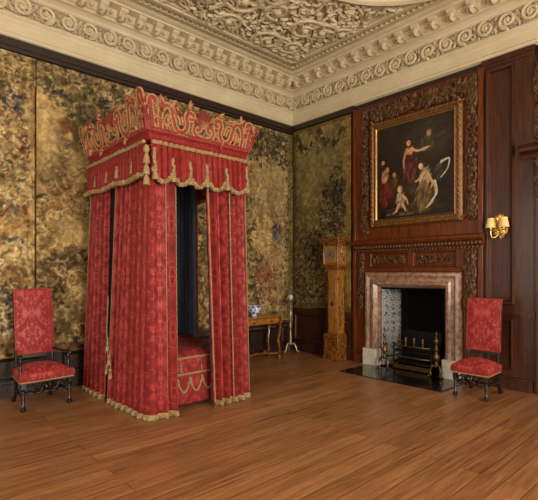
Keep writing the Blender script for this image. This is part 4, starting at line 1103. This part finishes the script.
for a, b_ in ((.02, 1.64), (.04, 1.67), (.06, 1.70)): m_.box(-.265-a, -.066, -1.40-a, -1.17+a, b_, b_+.035)
m_.build('throat_moulding', 'walnut_dark', cl, bev=.006)
m_ = MB(); m_.box(-.315, -.066, -1.45, -1.12, 1.735, 2.10); hd_ = m_.build('hood', 'walnut', cl, bev=.004)
m_ = MB()
for a, b_ in ((.01, 2.08), (.03, 2.11), (.055, 2.145), (.07, 2.18)): m_.box(-.315-a, -.066, -1.45-a, -1.12+a, b_, b_+.04)
m_.build('hood_cornice', 'walnut_dark', hd_, bev=.008)
for y in (-1.445, -1.125):
    m_ = MB(); m_.lathe([(.022, 1.74), (.016, 1.77), (.018, 1.9), (.014, 2.06), (.022, 2.085)], (-.325, y, 0), 10); m_.build('hood_column', 'walnut_dark', hd_)
m_ = MB(); m_.box(-.321, -.31, -1.41, -1.16, 1.78, 2.05); dl = m_.build('dial', 'gilt_bright', hd_, bev=.003)
m_ = MB(); m_.lathe([(.115, 0), (.115, .006), (.085, .007), (.085, .004), (0, .004)], (-.321, -1.285, 1.915), 28, Matrix.Rotation(-PI/2, 3, 'Y')); m_.build('chapter_ring', 'silvered', dl)
for an, L in ((1.1, .06), (-.6, .085)):
    m_ = MB(); m_.tube([(-.331, -1.285, 1.915), (-.331, -1.285-L*math.cos(an), 1.915+L*math.sin(an))], [.006, .002], 5); m_.build('hand', 'iron', dl)
m_ = MB(); r_ = random.Random(4)
for i in range(26): 
    x = r_.uniform(-.24, -.12); z = r_.uniform(1.82, 2.02); a = r_.uniform(0, 6)
    m_.leaf((x, -1.452, z), (math.cos(a), 0, math.sin(a)), (0, -1, 0), .06, .015, .2, .2)
m_.build('side_fret', 'walnut_dark', hd_)
m_ = MB(); r_ = random.Random(14)     # marquetry sprays on the base and trunk side
for i in range(46):
    z = r_.uniform(.5, 1.6); a = r_.uniform(.4, 2.7); m_.leaf((r_.uniform(-.24, -.08), -1.4005, z), (math.cos(a), 0, math.sin(a)), (0, -1, 0), .09, .016, .02, 0)
m_.build('marquetry', 'walnut_dark', tk)

# ------------------------------------------------------------------ side table, bowl, candlestand
tx0, tx1, ty0, ty1, tz = -1.82, -.80, -.56, -.16, .80
tb_ = thing('side_table', ((tx0+tx1)/2, (ty0+ty1)/2, 0), 'small golden walnut side table with drawer and scrolled legs, right of the bed', 'table')
MB().box(tx0-.02, tx1+.02, ty0-.02, ty1+.01, tz-.025, tz).build('table_top', 'walnut', tb_, bev=.008)
MB().box(tx0+.02, tx1-.02, ty0+.02, ty1-.01, tz-.15, tz-.024).build('frieze', 'walnut_dark', tb_, bev=.004)
m_ = MB(); m_.box(tx0+.12, tx1-.12, ty0+.008, ty0+.03, tz-.135, tz-.04); dw = m_.build('drawer', 'walnut', tb_, bev=.004)
for x in (tx0+.3, tx1-.3):
    m_ = MB(); m_.ball((x, ty0, tz-.088), .014); m_.tube([(x-.03, ty0, tz-.085), (x-.02, ty0-.008, tz-.11), (x+.02, ty0-.008, tz-.11), (x+.03, ty0, tz-.085)], .004, 5); m_.build('handle', 'brass', dw)
for x, sx in ((tx0+.06, -1), (tx1-.06, 1)):
    for y, sy in ((ty0+.06, -1), (ty1-.05, 1)):
        m_ = MB()
        m_.tube(spline([(x, y, tz-.13), (x+sx*.012, y+sy*.008, tz-.2), (x+sx*.004, y, tz-.34), (x-sx*.022, y-sy*.006, tz-.44), (x-sx*.015, y, tz-.54), (x+sx*.01, y, .16), (x, y, .12)], 6), [.034, .036, .036, .034, .032, .03, .028, .027, .026]+[.024]*16+[.022]*12, 8)
        m_.lathe([(.03, 0), (.036, .025), (.03, .05), (.02, .065), (.03, .08), (.03, .13)], (x, y, 0), 10)
        m_.build('leg', 'walnut_dark', tb_)
m_ = MB(); cx, cy = (tx0+tx1)/2, (ty0+ty1)/2
for x in (tx0+.06, tx1-.06):
    for y in (ty0+.06, ty1-.05):
        m_.tube(spline([(x, y, .10), ((x*2+cx)/3, y+(cy-y)*.1, .10), ((x+cx*1.5)/2.5, cy, .10), (cx, cy, .10)], 6), .018, 8)
m_.ball((cx, cy, .105), .05, .05, .03); m_.build('stretcher', 'walnut_dark', tb_)
m_ = MB(); m_.lathe([(r*.9, z*.9) for r, z in [(.062, 0), (.066, .015), (.058, .03), (.085, .05), (.125, .10), (.135, .145), (.128, .175), (.150, .205), (.145, .205), (.118, .175), (.125, .14), (.11, .09), (.05, .05), (0, .045)]], (-1.35, -.36, tz), 26)
o = m_.build('porcelain_bowl', 'china'); tag(o, 'blue and white porcelain bowl standing on the small side table', 'bowl')
st = thing('candlestand', (-.30, -.24, 0), 'slender silvered turned candlestand on three scrolled feet in the room corner', 'stand')
m_ = MB(); m_.lathe([(.03, .15), (.045, .17), (.03, .2), (.02, .24), (.03, .32), (.022, .4), (.018, .46), (.034, .5), (.018, .54), (.016, .62), (.028, .72), (.036, .78), (.018, .82), (.016, .88), (.03, .91), (.018, .94), (.03, .97), (.018, 1.0), (.05, 1.03)], (-.30, -.24, 0), 12); m_.build('shaft', 'silvered', st)
for i in range(3):
    a = -PI/2+2*PI*i/3+.5; c, s_ = math.cos(a), math.sin(a)
    m_ = MB(); m_.tube(spline([(-.30+r_*c, -.24+r_*s_, z) for r_, z in ((.02, .17), (.07, .18), (.11, .12), (.13, .05), (.17, .022), (.19, .04))], 6), .018, 8); m_.build('foot', 'silvered', st)
m_ = MB(); m_.lathe([(.0, 1.02), (.05, 1.025), (.085, 1.04), (.088, 1.05), (0, 1.05)], (-.30, -.24, 0), 18); m_.build('dish', 'silvered', st)
m_ = MB(); m_.lathe([(.022, 1.048), (.05, 1.075), (.055, 1.105), (.04, 1.14), (.034, 1.14), (.02, 1.08), (0, 1.07)], (-.30, -.24, 0), 14)
o = m_.build('white_cup', 'white_stone'); tag(o, 'small round white cup resting on the silvered candlestand', 'cup')

# ------------------------------------------------------------------ wall sconce
sy, sz = -4.085, 2.20
so = thing('wall_sconce', (-.035, sy, sz), 'gilt two-light wall sconce with small cream shades on the oak panelling', 'lamp')
m_ = MB(); m_.box(-.05, -.036, sy-.05, sy+.05, sz-.10, sz+.16); r_ = random.Random(2)
for i in range(36):
    a = r_.uniform(0, 2*PI); m_.leaf((-.05, sy+.05*math.cos(a), sz+.03+.11*math.sin(a)), (0, math.cos(a), math.sin(a)), (-1, 0, 0), .07, .02, .4, .4)
m_.ball((-.055, sy, sz+.02), .03, .04, .06); m_.build('backplate', 'gilt_bright', so)
for s_ in (-1, 1):
    y = sy+s_*.085
    m_ = MB(); m_.tube(spline([(-.05, sy, sz-.03), (-.09, sy+s_*.03, sz-.10), (-.13, sy+s_*.075, sz-.12), (-.15, y, sz-.06), (-.15, y, sz-.02)], 6), .008, 7)
    m_.lathe([(.008, -.03), (.03, -.02), (.034, -.012), (.014, -.008), (.014, .03)], (-.15, y, sz), 10); am = m_.build('arm', 'gilt_bright', so)
    m_ = MB(); m_.tube([(-.15, y, sz+.02), (-.15, y, sz+.10)], .011, 8); m_.build('candle', 'candle_wax', am)
    m_ = MB(); m_.lathe([(.068, sz+.01), (.066, sz+.012), (.043, sz+.145), (.045, sz+.145), (.070, sz+.01)], (-.15, y, 0), 18); m_.build('lamp_shade', 'shade_paper', am)

# ------------------------------------------------------------------ daylight through the windows, camera
def daylight(loc, rot, w_, h, power, col=(1, .92, .79)):
    l = bpy.data.lights.new('window_daylight', 'AREA'); l.shape = 'RECTANGLE'; l.size = w_; l.size_y = h; l.energy = power; l.color = col
    o = bpy.data.objects.new('window_daylight', l); COL.objects.link(o); o.location = loc; o.rotation_euler = rot
for (a, b_), pw in zip(WF, (80, 560, 300)): daylight(((a+b_)/2, YF-.25, 2.5), (math.radians(90), 0, 0), b_-a, 3.5, pw)
for (a, b_), pw in zip(WL, (110, 150, 110)): daylight((XL-.25, (a+b_)/2, 2.5), (math.radians(90), 0, math.radians(-90)), b_-a, 3.5, pw)
wd = bpy.data.worlds.new('World'); sc.world = wd; wd.use_nodes = True
wd.node_tree.nodes['Background'].inputs[0].default_value = (1, .93, .82, 1); wd.node_tree.nodes['Background'].inputs[1].default_value = .6
cam = bpy.data.cameras.new('camera'); co = bpy.data.objects.new('camera', cam); COL.objects.link(co); sc.camera = co
cam.sensor_width = 36; cam.lens = 36*442/538; cam.shift_y = 22/538; cam.clip_start = .05
an = math.atan(484/442)
co.location = (-6.554, -6.453, 1.6); co.rotation_euler = (PI/2, 0, an-PI/2)
vs = sc.view_settings; sc.display_settings.display_device = 'sRGB'
vs.view_transform = 'Standard'; vs.look = 'None'; vs.gamma = 1; vs.use_curve_mapping = False; vs.exposure = .05
